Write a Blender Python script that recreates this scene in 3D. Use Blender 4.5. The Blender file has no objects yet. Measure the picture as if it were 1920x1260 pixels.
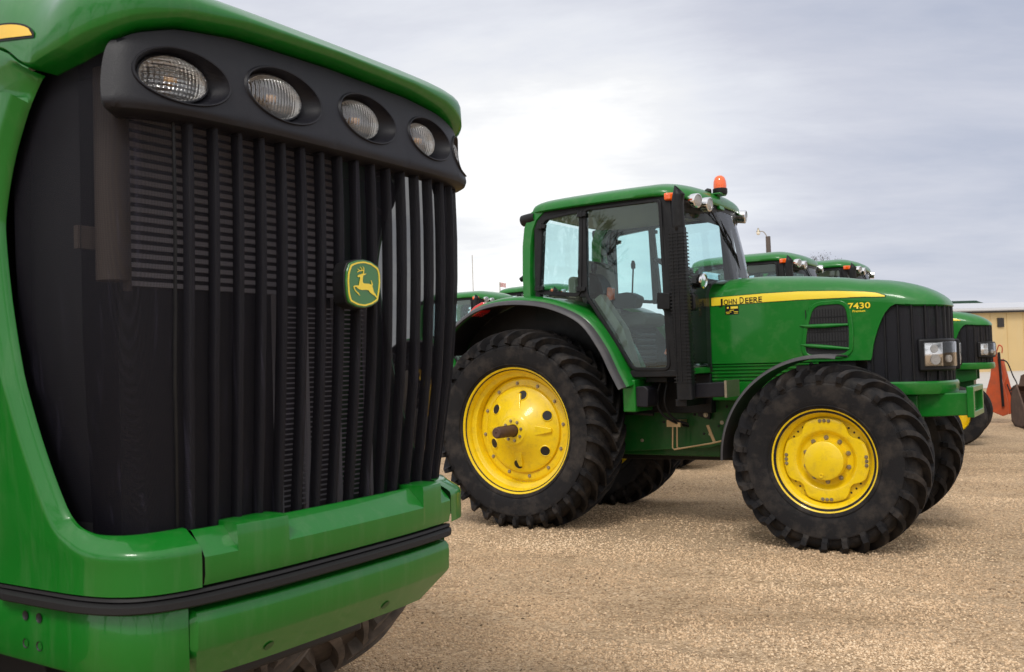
import bpy, bmesh, math, random
import numpy as np
from mathutils import Vector, Matrix
random.seed(7); rng = np.random.default_rng(7)
sc = bpy.context.scene
COL = sc.collection
PI = math.pi
# ------------------------------------------------------------ camera
F_PX, YH, ROLL = 1745.0, 682.0, math.radians(1.7)
pitch = math.atan((YH - 630) / F_PX)
fw = Vector((0, math.cos(pitch), math.sin(pitch))); up = Vector((0, -math.sin(pitch), math.cos(pitch))); rt = Vector((1, 0, 0))
xc = rt * math.cos(ROLL) - up * math.sin(ROLL); uc = up * math.cos(ROLL) + rt * math.sin(ROLL)
cam_d = bpy.data.cameras.new('camera'); cam = bpy.data.objects.new('camera', cam_d); COL.objects.link(cam)
M = Matrix((xc, uc, -fw)).transposed().to_4x4(); M.translation = Vector((0, 0, 1.5)); cam.matrix_world = M
cam_d.sensor_width = 36; cam_d.lens = F_PX / 1920 * 36; cam_d.clip_start = .05; cam_d.clip_end = 5000
cam_d.dof.use_dof = True; cam_d.dof.focus_distance = 4.2; cam_d.dof.aperture_fstop = 9
sc.camera = cam
# ------------------------------------------------------------ world, sun, exposure
SUN_EL, SUN_AZ = 52, 200       # elevation, compass direction the sun stands in (0 = +Y, clockwise)
w = bpy.data.worlds.new('World'); sc.world = w; w.use_nodes = True
nt = w.node_tree; nt.nodes.clear(); N = nt.nodes.new; LK = nt.links.new
out = N('ShaderNodeOutputWorld'); mixs = N('ShaderNodeMixShader'); bgs = N('ShaderNodeBackground'); bgc = N('ShaderNodeBackground')
sky = N('ShaderNodeTexSky'); sky.sky_type = 'NISHITA'; sky.sun_disc = False
sky.sun_elevation = math.radians(SUN_EL); sky.sun_rotation = math.radians(SUN_AZ)
bgs.inputs[1].default_value = .1; LK(sky.outputs[0], bgs.inputs[0])
tc = N('ShaderNodeTexCoord'); sep = N('ShaderNodeSeparateXYZ'); LK(tc.outputs['Generated'], sep.inputs[0])
def mth(op, a, b=None, c=None, clamp=False):
    n = N('ShaderNodeMath'); n.operation = op; n.use_clamp = clamp
    for i, v in enumerate((a, b, c)):
        if v is None: continue
        if isinstance(v, (int, float)): n.inputs[i].default_value = v
        else: LK(v, n.inputs[i])
    return n.outputs[0]
# project the direction on a cloud plane so that the bands flatten towards the horizon
dz = mth('ADD', mth('ABSOLUTE', sep.outputs[2]), .16)
cmb = N('ShaderNodeCombineXYZ'); LK(mth('DIVIDE', sep.outputs[0], dz), cmb.inputs[0]); LK(mth('DIVIDE', sep.outputs[1], dz), cmb.inputs[1])
cmb.inputs[2].default_value = 3.3
def noise(sc_, det, rough, dist, vec, loc=0):
    mp = N('ShaderNodeMapping'); mp.inputs['Location'].default_value = (loc, loc * .7, 0); mp.inputs['Rotation'].default_value = (0, 0, .35); mp.inputs['Scale'].default_value = (.8, 1.5, 1); LK(vec, mp.inputs[0])
    n = N('ShaderNodeTexNoise'); n.inputs['Scale'].default_value = sc_; n.inputs['Detail'].default_value = det; n.inputs['Roughness'].default_value = rough; n.inputs['Distortion'].default_value = dist
    LK(mp.outputs[0], n.inputs['Vector']); return n.outputs[0]
n1 = noise(.9, 6, .58, .4, cmb.outputs[0], 2.0); n2 = noise(3.2, 7, .62, .3, cmb.outputs[0], 5.0)
def dirdot(v):
    v = Vector(v).normalized(); n = N('ShaderNodeVectorMath'); n.operation = 'DOT_PRODUCT'; LK(tc.outputs['Generated'], n.inputs[0]); n.inputs[1].default_value = v; return n.outputs['Value']
glow = mth('POWER', mth('MAXIMUM', dirdot((.02, 1, .17)), 0), 42)      # thin bright cloud low ahead
back = mth('MULTIPLY', mth('MAXIMUM', dirdot((-.25, -.9, .8)), 0), .42)  # brighter cloud round the hidden sun
rightd = mth('MULTIPLY', mth('MAXIMUM', dirdot((.62, 1, .0)), 0), 1); rightd = mth('POWER', rightd, 26)
val = mth('ADD', mth('MULTIPLY', n1, .50), mth('MULTIPLY', n2, .18))
val = mth('ADD', val, .47); val = mth('ADD', val, mth('MULTIPLY', glow, .24)); val = mth('ADD', val, back); val = mth('SUBTRACT', val, mth('MULTIPLY', rightd, .13)); val = mth('SUBTRACT', val, mth('MULTIPLY', mth('POWER', mth('MAXIMUM', dirdot((.52, 1, .42)), 0), 34), .17))
cr = N('ShaderNodeValToRGB'); LK(val, cr.inputs[0]); e = cr.color_ramp.elements
e[0].position = .35; e[0].color = (.42, .48, .62, 1); e[1].position = 1.0; e[1].color = (1.0, 1.0, 1.0, 1)
for p, c in ((.55, (.50, .54, .66, 1)), (.72, (.66, .68, .77, 1)), (.86, (.84, .86, .92, 1))):
    k = e.new(p); k.color = c
LK(cr.outputs[0], bgc.inputs[0]); LK(mth('ADD', mth('MULTIPLY', mth('SUBTRACT', val, .95, None, True), 1.2), 1.0), bgc.inputs[1])
mixs.inputs[0].default_value = .93; LK(bgs.outputs[0], mixs.inputs[1]); LK(bgc.outputs[0], mixs.inputs[2]); LK(mixs.outputs[0], out.inputs[0])
sd = bpy.data.lights.new('sun', 'SUN'); sd.energy = 1.5; sd.angle = math.radians(14); sd.color = (1, .96, .90)
sun = bpy.data.objects.new('sun', sd); COL.objects.link(sun)
az, el = math.radians(SUN_AZ), math.radians(SUN_EL)
sun.rotation_euler = Vector((math.sin(az) * math.cos(el), math.cos(az) * math.cos(el), math.sin(el))).to_track_quat('Z', 'Y').to_euler()
sc.view_settings.view_transform = 'Standard'; sc.view_settings.look = 'None'; sc.view_settings.exposure = 0; sc.view_settings.gamma = 1
sc.render.engine = 'CYCLES'; sc.cycles.transparent_max_bounces = 24; sc.cycles.max_bounces = 8

# ------------------------------------------------------------ materials
MATS = {}
def mat(name, col, rough=.5, metal=0, coat=0, var=0, vscale=4, bump=0, bscale=40, spec=.5, dust=None, dscale=6, dlo=.45, dhi=.75, emit=0, streak=False):
    m = bpy.data.materials.new(name); m.use_nodes = True; t = m.node_tree; b = t.nodes['Principled BSDF']; L = t.links.new
    b.inputs['Base Color'].default_value = (*col, 1); b.inputs['Roughness'].default_value = rough; b.inputs['Metallic'].default_value = metal
    b.inputs['Coat Weight'].default_value = coat; b.inputs['Coat Roughness'].default_value = .06; b.inputs['Specular IOR Level'].default_value = spec
    tcn = t.nodes.new('ShaderNodeTexCoord'); src = tcn.outputs['Object']
    if emit: b.inputs['Emission Color'].default_value = (*col, 1); b.inputs['Emission Strength'].default_value = emit
    colout = None
    if var:
        n = t.nodes.new('ShaderNodeTexNoise'); n.inputs['Scale'].default_value = vscale; n.inputs['Detail'].default_value = 6; L(src, n.inputs['Vector'])
        mx = t.nodes.new('ShaderNodeMix'); mx.data_type = 'RGBA'; L(n.outputs[0], mx.inputs[0])
        mx.inputs[6].default_value = (*[c * (1 - var) for c in col], 1); mx.inputs[7].default_value = (*[min(1, c * (1 + var)) for c in col], 1)
        colout = mx.outputs[2]
        mr = t.nodes.new('ShaderNodeMapRange'); L(n.outputs[0], mr.inputs[0]); mr.inputs[3].default_value = max(.02, rough - .08); mr.inputs[4].default_value = rough + .1; L(mr.outputs[0], b.inputs['Roughness'])
    if dust:
        mp = t.nodes.new('ShaderNodeMapping'); L(src, mp.inputs[0]); 
        if streak: mp.inputs['Scale'].default_value = (1, 1, .12)
        n = t.nodes.new('ShaderNodeTexNoise'); n.inputs['Scale'].default_value = dscale; n.inputs['Detail'].default_value = 8; n.inputs['Roughness'].default_value = .65; L(mp.outputs[0], n.inputs['Vector'])
        mr = t.nodes.new('ShaderNodeMapRange'); L(n.outputs[0], mr.inputs[0]); mr.inputs[1].default_value = dlo; mr.inputs[2].default_value = dhi; mr.inputs[4].default_value = dust[3]
        mx = t.nodes.new('ShaderNodeMix'); mx.data_type = 'RGBA'; L(mr.outputs[0], mx.inputs[0])
        if colout: L(colout, mx.inputs[6])
        else: mx.inputs[6].default_value = (*col, 1)
        mx.inputs[7].default_value = (*dust[:3], 1); colout = mx.outputs[2]
    if colout: L(colout, b.inputs['Base Color'])
    if bump:
        n = t.nodes.new('ShaderNodeTexNoise'); n.inputs['Scale'].default_value = bscale; n.inputs['Detail'].default_value = 5; L(src, n.inputs['Vector'])
        bp = t.nodes.new('ShaderNodeBump'); bp.inputs['Strength'].default_value = bump; bp.inputs['Distance'].default_value = .01; L(n.outputs[0], bp.inputs['Height']); L(bp.outputs[0], b.inputs['Normal'])
    MATS[name] = m; return m
GREEN = mat('green_paint', (.004, .150, .012), .36, coat=.42, spec=.3, var=.10, vscale=2, dust=(.16, .26, .12, .22), dscale=9, dlo=.5, dhi=.8)
GREENB = mat('green_paint_near', (.004, .150, .011), .34, coat=.55, spec=.3, var=.06, vscale=3, bump=.012, bscale=260, dust=(.16, .24, .13, .20), dscale=22, dlo=.5, dhi=.8, streak=True)
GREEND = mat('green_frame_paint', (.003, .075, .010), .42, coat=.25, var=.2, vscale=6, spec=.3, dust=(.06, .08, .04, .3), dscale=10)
YEL = mat('yellow_paint', (.86, .60, .004), .38, coat=.3, var=.06, vscale=8, dust=(.36, .24, .05, .45), dscale=18, dlo=.50, dhi=.8)
DECY = mat('yellow_decal', (.90, .68, .03), .35, coat=.5)
BLK = mat('black_plastic', (.007, .007, .0085), .46, var=.2, vscale=8, spec=.28, dust=(.045, .042, .04, .2), dscale=12)
BLK2 = mat('grey_black_plastic', (.0085, .0082, .0125), .46, spec=.32, var=.12, vscale=10, bump=.10, bscale=420, dust=(.06, .055, .055, .14), dscale=10)
FLARE = mat('weathered_black_plastic', (.055, .053, .058), .42, var=.15, vscale=6, spec=.4, dust=(.12, .11, .10, .4), dscale=9)
RUB = mat('rubber', (.0125, .012, .0135), .70, var=.25, vscale=7, bump=.18, bscale=70, spec=.2, dust=(.10, .082, .068, .45), dscale=6, dlo=.46, dhi=.72)
RUBL = mat('rubber_dirty', (.085, .070, .060), .75, var=.25, vscale=9, bump=.2, bscale=50, dust=(.26, .20, .155, .7), dscale=8, dlo=.4, dhi=.7)
STEEL = mat('zinc_steel', (.38, .33, .25), .38, metal=.8, var=.3, vscale=40)
CHROME = mat('chrome', (.85, .85, .86), .12, metal=1)
RUST = mat('rusty_steel', (.10, .055, .040), .6, metal=.3, var=.4, vscale=25, bump=.3, bscale=80)
BRASS = mat('brass_rod', (.42, .30, .16), .4, metal=.6)
ORANGE = mat('orange_lens', (.95, .13, .006), .16, coat=1)
RED = mat('red_lens', (.75, .02, .02), .18, coat=1)
BEIGE = mat('cab_trim_beige', (.42, .38, .29), .6, var=.1)
GREYF = mat('seat_cloth_grey', (.17, .155, .13), .8, var=.2)
DARK = mat('dark_interior', (.010, .010, .012), .6)
WHITE = mat('white_plastic', (.8, .8, .8), .4)
def glass_mat(name, tint, refl=.5, rough=.0, density=.0, dcol=(.05, .06, .06)):
    m = bpy.data.materials.new(name); m.use_nodes = True; t = m.node_tree; t.nodes.clear(); L = t.links.new
    o = t.nodes.new('ShaderNodeOutputMaterial'); tr = t.nodes.new('ShaderNodeBsdfTransparent'); tr.inputs[0].default_value = (*tint, 1)
    gl = t.nodes.new('ShaderNodeBsdfGlossy'); gl.inputs['Roughness'].default_value = rough; fr = t.nodes.new('ShaderNodeFresnel'); fr.inputs[0].default_value = 1.52
    df = t.nodes.new('ShaderNodeBsdfDiffuse'); df.inputs[0].default_value = (*dcol, 1); m0 = t.nodes.new('ShaderNodeMixShader'); m0.inputs[0].default_value = density
    L(tr.outputs[0], m0.inputs[1]); L(df.outputs[0], m0.inputs[2])
    mu = t.nodes.new('ShaderNodeMath'); mu.operation = 'MULTIPLY'; L(fr.outputs[0], mu.inputs[0]); mu.inputs[1].default_value = refl * 2
    mx = t.nodes.new('ShaderNodeMixShader'); L(mu.outputs[0], mx.inputs[0]); L(m0.outputs[0], mx.inputs[1]); L(gl.outputs[0], mx.inputs[2]); L(mx.outputs[0], o.inputs[0]); return m
GLASS = glass_mat('cab_glass', (.84, .955, .96), .5, density=.006, dcol=(.35, .35, .32))
LENS = glass_mat('lamp_lens', (.95, .95, .95), .8)
def screen_mat(name, k, amean, aamp, col, cvar=.0):
    m = bpy.data.materials.new(name); m.use_nodes = True; t = m.node_tree; b = t.nodes['Principled BSDF']; L = t.links.new
    b.inputs['Roughness'].default_value = .6; b.inputs['Specular IOR Level'].default_value = .22
    tcn = t.nodes.new('ShaderNodeTexCoord'); sp = t.nodes.new('ShaderNodeSeparateXYZ'); L(tcn.outputs['Object'], sp.inputs[0])
    def mm(op, a, b_):
        n = t.nodes.new('ShaderNodeMath'); n.operation = op
        for i, v in enumerate((a, b_)):
            if v is None: continue
            if isinstance(v, (int, float)): n.inputs[i].default_value = v
            else: L(v, n.inputs[i])
        return n.outputs[0]
    hsum = mm('SUBTRACT', sp.outputs[1], sp.outputs[0])
    a1 = mm('SINE', mm('MULTIPLY', mm('ADD', hsum, sp.outputs[2]), k), None); a2 = mm('SINE', mm('MULTIPLY', mm('SUBTRACT', hsum, sp.outputs[2]), k), None)
    pat = mm('MULTIPLY', a1, a2)
    al = mm('ADD', mm('MULTIPLY', pat, aamp), amean); al.node.use_clamp = True
    tr = t.nodes.new('ShaderNodeBsdfTransparent'); mx = t.nodes.new('ShaderNodeMixShader'); L(al, mx.inputs[0]); L(tr.outputs[0], mx.inputs[1]); L(b.outputs[0], mx.inputs[2])
    L(mx.outputs[0], t.nodes['Material Output'].inputs[0])
    # rain and dust streaks
    mp = t.nodes.new('ShaderNodeMapping'); L(tcn.outputs['Object'], mp.inputs[0]); mp.inputs['Scale'].default_value = (60, 60, 1.2)
    n = t.nodes.new('ShaderNodeTexNoise'); n.inputs['Scale'].default_value = 1; n.inputs['Detail'].default_value = 4; L(mp.outputs[0], n.inputs['Vector'])
    mr = t.nodes.new('ShaderNodeMapRange'); L(n.outputs[0], mr.inputs[0]); mr.inputs[1].default_value = .60; mr.inputs[2].default_value = .78
    mc = t.nodes.new('ShaderNodeMix'); mc.data_type = 'RGBA'; L(mr.outputs[0], mc.inputs[0]); mc.inputs[6].default_value = (*col, 1); mc.inputs[7].default_value = (*[c * 3.2 for c in col], 1)
    md = t.nodes.new('ShaderNodeMix'); md.data_type = 'RGBA'; md.blend_type = 'MULTIPLY'; md.inputs[0].default_value = 1; L(mc.outputs[2], md.inputs[6]); pf = mm('ADD', mm('MULTIPLY', pat, cvar), 1.0); L(pf, md.inputs[7]); L(md.outputs[2], b.inputs['Base Color'])
    bp = t.nodes.new('ShaderNodeBump'); bp.inputs['Strength'].default_value = .12; bp.inputs['Distance'].default_value = .002; L(pat, bp.inputs['Height']); L(bp.outputs[0], b.inputs['Normal'])
    return m
SCR = screen_mat('perforated_screen', 820, .58, .10, (.0085, .0078, .0130), .35)
SCRF = screen_mat('perforated_screen_small', 500, .90, .12, (.012, .012, .016))

# ------------------------------------------------------------ mesh helpers
class MB:
    def __init__(s): s.v = []; s.f = []; s.m = []
    def add(s, vs, fs, mi=0):
        o = len(s.v); s.v += [tuple(p) for p in vs]; s.f += [tuple(i + o for i in f) for f in fs]; s.m += [mi] * len(fs); return s
    def grid(s, rows, closed=False, flip=False, mi=0, cap=False):
        n = len(rows[0]); vs = [p for r in rows for p in r]; fs = []
        for i in range(len(rows) - 1):
            for j in range(n if closed else n - 1):
                a, b = i * n + j, i * n + (j + 1) % n
                q = (a, b, b + n, a + n); fs.append(q[::-1] if flip else q)
        if cap: fs.append(tuple(range(n))[::-1] if not flip else tuple(range(n))); k = (len(rows) - 1) * n; fs.append(tuple(range(k, k + n)) if not flip else tuple(range(k, k + n))[::-1])
        return s.add(vs, fs, mi)
    def box(s, lo, hi, mat_=None, mi=0):
        x0, y0, z0 = lo; x1, y1, z1 = hi
        vs = [Vector(p) for p in ((x0, y0, z0), (x1, y0, z0), (x1, y1, z0), (x0, y1, z0), (x0, y0, z1), (x1, y0, z1), (x1, y1, z1), (x0, y1, z1))]
        if mat_: vs = [mat_ @ v for v in vs]
        return s.add(vs, [(0, 3, 2, 1), (4, 5, 6, 7), (0, 1, 5, 4), (1, 2, 6, 5), (2, 3, 7, 6), (3, 0, 4, 7)], mi)
    def tube(s, path, r, n=10, mi=0, cap=True):
        path = [Vector(p) for p in path]; rows = []; prev = None
        for i, p in enumerate(path):
            d = (path[min(i + 1, len(path) - 1)] - path[max(i - 1, 0)]).normalized()
            if prev is None: a = d.orthogonal().normalized()
            else: a = (prev - d * prev.dot(d)).normalized()
            prev = a; b = d.cross(a); rr = r[i] if isinstance(r, (list, tuple)) else r
            rows.append([p + a * math.cos(2 * PI * k / n) * rr + b * math.sin(2 * PI * k / n) * rr for k in range(n)])
        return s.grid(rows, closed=True, mi=mi, cap=cap)
    def lathe(s, prof, n=48, mi=0, mat_=None, flip=False):
        """prof: (radius, axial) about local Y axis"""
        rows = []
        for r, a in prof:
            row = [Vector((r * math.cos(2 * PI * k / n), a, r * math.sin(2 * PI * k / n))) for k in range(n)]
            if mat_: row = [mat_ @ p for p in row]
            rows.append(row)
        return s.grid(rows, closed=True, mi=mi, flip=flip)
    def prism(s, poly, t0, t1, fn, mi=0):
        """poly: 2D points; fn(a,b,t) -> 3D; extruded between t0 and t1"""
        n = len(poly); vs = [fn(a, b, t0) for a, b in poly] + [fn(a, b, t1) for a, b in poly]
        fs = [tuple(range(n))[::-1], tuple(range(n, 2 * n))] + [(i, (i + 1) % n, n + (i + 1) % n, n + i) for i in range(n)]
        return s.add(vs, fs, mi)
    def ring(s, outer, inner, t0, t1, fn, mi=0):
        n = len(outer); L0 = [fn(a, b, t0) for a, b in outer]; L1 = [fn(a, b, t1) for a, b in outer]; L2 = [fn(a, b, t1) for a, b in inner]; L3 = [fn(a, b, t0) for a, b in inner]
        return s.grid([L0, L1, L2, L3, L0], closed=True, mi=mi)
    def build(s, name, mats, parent=None, smooth=40, bevel=0, loc=None, fix=True, seg=2, solid=0):
        me = bpy.data.meshes.new(name); me.from_pydata([tuple(p) for p in s.v], [], s.f)
        mats = mats if isinstance(mats, (list, tuple)) else [mats]
        for m in mats: me.materials.append(m)
        if len(mats) > 1: me.polygons.foreach_set('material_index', s.m)
        if fix:
            bm = bmesh.new(); bm.from_mesh(me); bmesh.ops.remove_doubles(bm, verts=bm.verts, dist=1e-5)
            bmesh.ops.recalc_face_normals(bm, faces=bm.faces); bm.to_mesh(me); bm.free()
        if smooth: me.shade_smooth(); me.set_sharp_from_angle(angle=math.radians(smooth))
        o = bpy.data.objects.new(name, me); COL.objects.link(o)
        if parent: o.parent = parent
        if loc: o.location = loc
        if solid:
            md = o.modifiers.new('solid', 'SOLIDIFY'); md.thickness = solid; md.offset = -1
        if bevel:
            md = o.modifiers.new('bevel', 'BEVEL'); md.width = bevel; md.segments = seg; md.limit_method = 'ANGLE'; md.angle_limit = math.radians(35); md.harden_normals = False
        return o
def rot_axis(loc, d, roll=0):
    """matrix taking local -Y to direction d at loc (for lathes)"""
    q = Vector(d).to_track_quat('-Y', 'Z'); return Matrix.Translation(Vector(loc)) @ q.to_matrix().to_4x4()
def thing(name, label, cat, loc=(0, 0, 0), rz=0, group=None):
    o = bpy.data.objects.new(name, None); COL.objects.link(o); o.location = loc; o.rotation_euler = (0, 0, rz)
    o.empty_display_size = .3; o['label'] = label; o['category'] = cat
    if group: o['group'] = group
    return o
def tag(o, label, cat, group=None, kind=None):
    if kind: o['kind'] = kind
    else: o['label'] = label; o['category'] = cat
    if group: o['group'] = group
    return o
def rounded(poly, r, n=5):
    out_ = []; m = len(poly)
    for i in range(m):
        p = Vector(poly[i]); a = Vector(poly[i - 1]); b = Vector(poly[(i + 1) % m]); da = (a - p); db = (b - p); rr = min(r, da.length * .45, db.length * .45)
        A = p + da.normalized() * rr; B = p + db.normalized() * rr
        for k in range(n + 1):
            t = k / n; q = A * (1 - t) ** 2 + p * 2 * t * (1 - t) + B * t * t; out_.append((q.x, q.y))
    return out_
def inset(poly, d):
    c = Vector((0, 0)); n = len(poly)
    area = sum(poly[i][0] * poly[(i + 1) % n][1] - poly[(i + 1) % n][0] * poly[i][1] for i in range(n)); sg = 1 if area > 0 else -1; res = []
    for i in range(n):
        p = Vector(poly[i]); e1 = (p - Vector(poly[i - 1])); e2 = (Vector(poly[(i + 1) % n]) - p)
        if e1.length < 1e-7: e1 = e2
        if e2.length < 1e-7: e2 = e1
        n1_ = Vector((-e1.y, e1.x)).normalized() * sg; n2_ = Vector((-e2.y, e2.x)).normalized() * sg; nn = (n1_ + n2_); nn = nn.normalized() if nn.length > 1e-6 else n1_
        cs = max(.4, nn.dot(n1_)); q = p + nn * d / cs; res.append((q.x, q.y))
    return res
def catmull(P, sub=8):
    P = [Vector(p) for p in P]; out_ = []
    for i in range(len(P) - 1):
        p0 = P[i - 1] if i else P[0] * 2 - P[1]; p1 = P[i]; p2 = P[i + 1]; p3 = P[i + 2] if i + 2 < len(P) else P[-1] * 2 - P[-2]
        for k in range(sub):
            t = k / sub; out_.append(.5 * ((2 * p1) + (p2 - p0) * t + (2 * p0 - 5 * p1 + 4 * p2 - p3) * t * t + (3 * p1 - p0 - 3 * p2 + p3) * t ** 3))
    out_.append(P[-1]); return out_
def text_mesh(name, s, size, mat_, parent, fn, extrude=.001, bold=0, spacing=1.0, shear=0):
    c = bpy.data.curves.new(name, 'FONT'); c.body = s; c.size = size; c.offset = bold; c.space_character = spacing; c.shear = shear; c.resolution_u = 3
    o = bpy.data.objects.new(name, c); COL.objects.link(o); dg = bpy.context.evaluated_depsgraph_get(); dg.update()
    me = bpy.data.meshes.new_from_object(o.evaluated_get(dg)); COL.objects.unlink(o); bpy.data.objects.remove(o)
    me.materials.clear(); me.materials.append(mat_)
    wd = max(v.co.x for v in me.vertices)
    for v in me.vertices: v.co = Vector(fn(v.co.x, v.co.y))
    ob = bpy.data.objects.new(name, me); COL.objects.link(ob); ob.parent = parent; return ob, wd

# ------------------------------------------------------------ ground
gm = bpy.data.materials.new('gravel_ground'); gm.use_nodes = True; t = gm.node_tree; L = t.links.new; b = t.nodes['Principled BSDF']
b.inputs['Roughness'].default_value = .9; b.inputs['Specular IOR Level'].default_value = .2
tcn = t.nodes.new('ShaderNodeTexCoord'); P_ = tcn.outputs['Object']
def tn(scale, det=6, r=.6, vec=P_):
    n = t.nodes.new('ShaderNodeTexNoise'); n.inputs['Scale'].default_value = scale; n.inputs['Detail'].default_value = det; n.inputs['Roughness'].default_value = r; L(vec, n.inputs['Vector']); return n.outputs[0]
def rmp(src, stops):
    c = t.nodes.new('ShaderNodeValToRGB'); L(src, c.inputs[0]); c.color_ramp.elements[0].position = stops[0][0]; c.color_ramp.elements[0].color = (*stops[0][1], 1)
    c.color_ramp.elements[1].position = stops[-1][0]; c.color_ramp.elements[1].color = (*stops[-1][1], 1)
    for p, cc in stops[1:-1]: k = c.color_ramp.elements.new(p); k.color = (*cc, 1)
    return c.outputs[0]
def mixc(f, a, b_, mode='MIX', fac=None):
    m = t.nodes.new('ShaderNodeMix'); m.data_type = 'RGBA'; m.blend_type = mode
    if f is not None: L(f, m.inputs[0])
    else: m.inputs[0].default_value = fac
    for i, v in ((6, a), (7, b_)):
        if isinstance(v, tuple): m.inputs[i].default_value = (*v, 1)
        else: L(v, m.inputs[i])
    return m.outputs[2]
vor = t.nodes.new('ShaderNodeTexVoronoi'); vor.inputs['Scale'].default_value = 75; vor.inputs['Randomness'].default_value = 1; L(P_, vor.inputs['Vector'])
stone = rmp(vor.outputs['Color'], [(0, (.27, .18, .105)), (.5, (.53, .375, .232)), (1, (.70, .53, .36))])
mpx = t.nodes.new('ShaderNodeMapping'); L(P_, mpx.inputs[0]); mpx.inputs['Rotation'].default_value = (0, 0, -.5); mpx.inputs['Scale'].default_value = (.5, 1.6, 1)
patch = rmp(tn(.9, 8, .68, mpx.outputs[0]), [(.32, (.66, .62, .56)), (.5, (1, 1, 1)), (.72, (1.12, 1.08, 1.02))])
c1 = mixc(None, stone, patch, 'MULTIPLY', .8)
fine = rmp(tn(22, 8, .75), [(.35, (.50, .46, .42)), (.52, (1, 1, 1)), (.7, (1.15, 1.12, 1.05))]); c1 = mixc(None, c1, fine, 'MULTIPLY', .75)
L(c1, b.inputs['Base Color'])
hh = t.nodes.new('ShaderNodeMath'); hh.operation = 'MULTIPLY_ADD'; L(vor.outputs['Distance'], hh.inputs[0]); hh.inputs[1].default_value = -.5; L(tn(14, 8, .7), hh.inputs[2])
bp = t.nodes.new('ShaderNodeBump'); bp.inputs['Strength'].default_value = .8; bp.inputs['Distance'].default_value = .03; L(hh.outputs[0], bp.inputs['Height']); L(bp.outputs[0], b.inputs['Normal'])
def rut(x, y):
    # worn wheel tracks running along the row
    v = x * .52 + y * .854 + .10 * np.sin(x * .7); return sum(a * np.exp(-((v - c) / w_) ** 2) for c, w_, a in ((3.05, .16, .8), (3.95, .17, .6), (4.75, .15, 1.0), (5.55, .20, .5), (6.35, .17, .9), (10.9, .22, .9), (12.3, .22, .8)))
def hgt(x, y): return -.016 * rut(x, y) + .010 * np.sin(x * 1.3 + .7 * y) + .008 * np.sin(2.9 * y - x * .8 + 1) + .006 * np.sin(5.1 * x + 3.7 * y)
# one sheet: fine and gently uneven near the tractors, stretching to the horizon
xs = np.concatenate([[-900, -300, -100, -40, -20], np.arange(-10, 14.01, .12), [18, 25, 40, 100, 300, 900]])
ys = np.concatenate([[-300, -60, -15, -4], np.arange(-1, 22.01, .12), [26, 34, 50, 80, 150, 400, 1500]])
X, Y = np.meshgrid(xs, ys); fade = np.clip(1 - np.maximum(np.abs(X - 2) - 9, 0) / 4, 0, 1) * np.clip(1 - np.maximum(np.abs(Y - 9) - 10, 0) / 4, 0, 1)
Z = hgt(X, Y) * fade - .006
me = bpy.data.meshes.new('gravel_yard'); nx, ny = len(xs), len(ys)
idx = np.arange(nx * ny).reshape(ny, nx); fc = np.stack([idx[:-1, :-1], idx[:-1, 1:], idx[1:, 1:], idx[1:, :-1]], -1).reshape(-1, 4)
me.from_pydata(np.stack([X, Y, Z], -1).reshape(-1, 3).tolist(), [], fc.tolist()); me.shade_smooth(); me.materials.append(gm)
g = bpy.data.objects.new('ground', me); COL.objects.link(g); g['kind'] = 'structure'
# loose stones (uncountable)
sm = bpy.data.materials.new('loose_stone'); sm.use_nodes = True; t = sm.node_tree; L = t.links.new; b = t.nodes['Principled BSDF']; b.inputs['Roughness'].default_value = .85; b.inputs['Specular IOR Level'].default_value = .25
at = t.nodes.new('ShaderNodeAttribute'); at.attribute_name = 'shade'
L(rmp(at.outputs['Fac'], [(0, (.12, .085, .052)), (.25, (.44, .305, .188)), (.65, (.68, .485, .305)), (1, (.82, .64, .44))]), b.inputs['Base Color'])
ico = np.array([(0, 0, 1), (.89, 0, .45), (.28, .85, .45), (-.72, .53, .45), (-.72, -.53, .45), (.28, -.85, .45), (.72, .53, -.45), (-.28, .85, -.45), (-.89, 0, -.45), (-.28, -.85, -.45), (.72, -.53, -.45), (0, 0, -1)])
icf = np.array([(0, 1, 2), (0, 2, 3), (0, 3, 4), (0, 4, 5), (0, 5, 1), (1, 6, 2), (2, 7, 3), (3, 8, 4), (4, 9, 5), (5, 10, 1), (6, 7, 2), (7, 8, 3), (8, 9, 4), (9, 10, 5), (10, 6, 1)])
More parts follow.
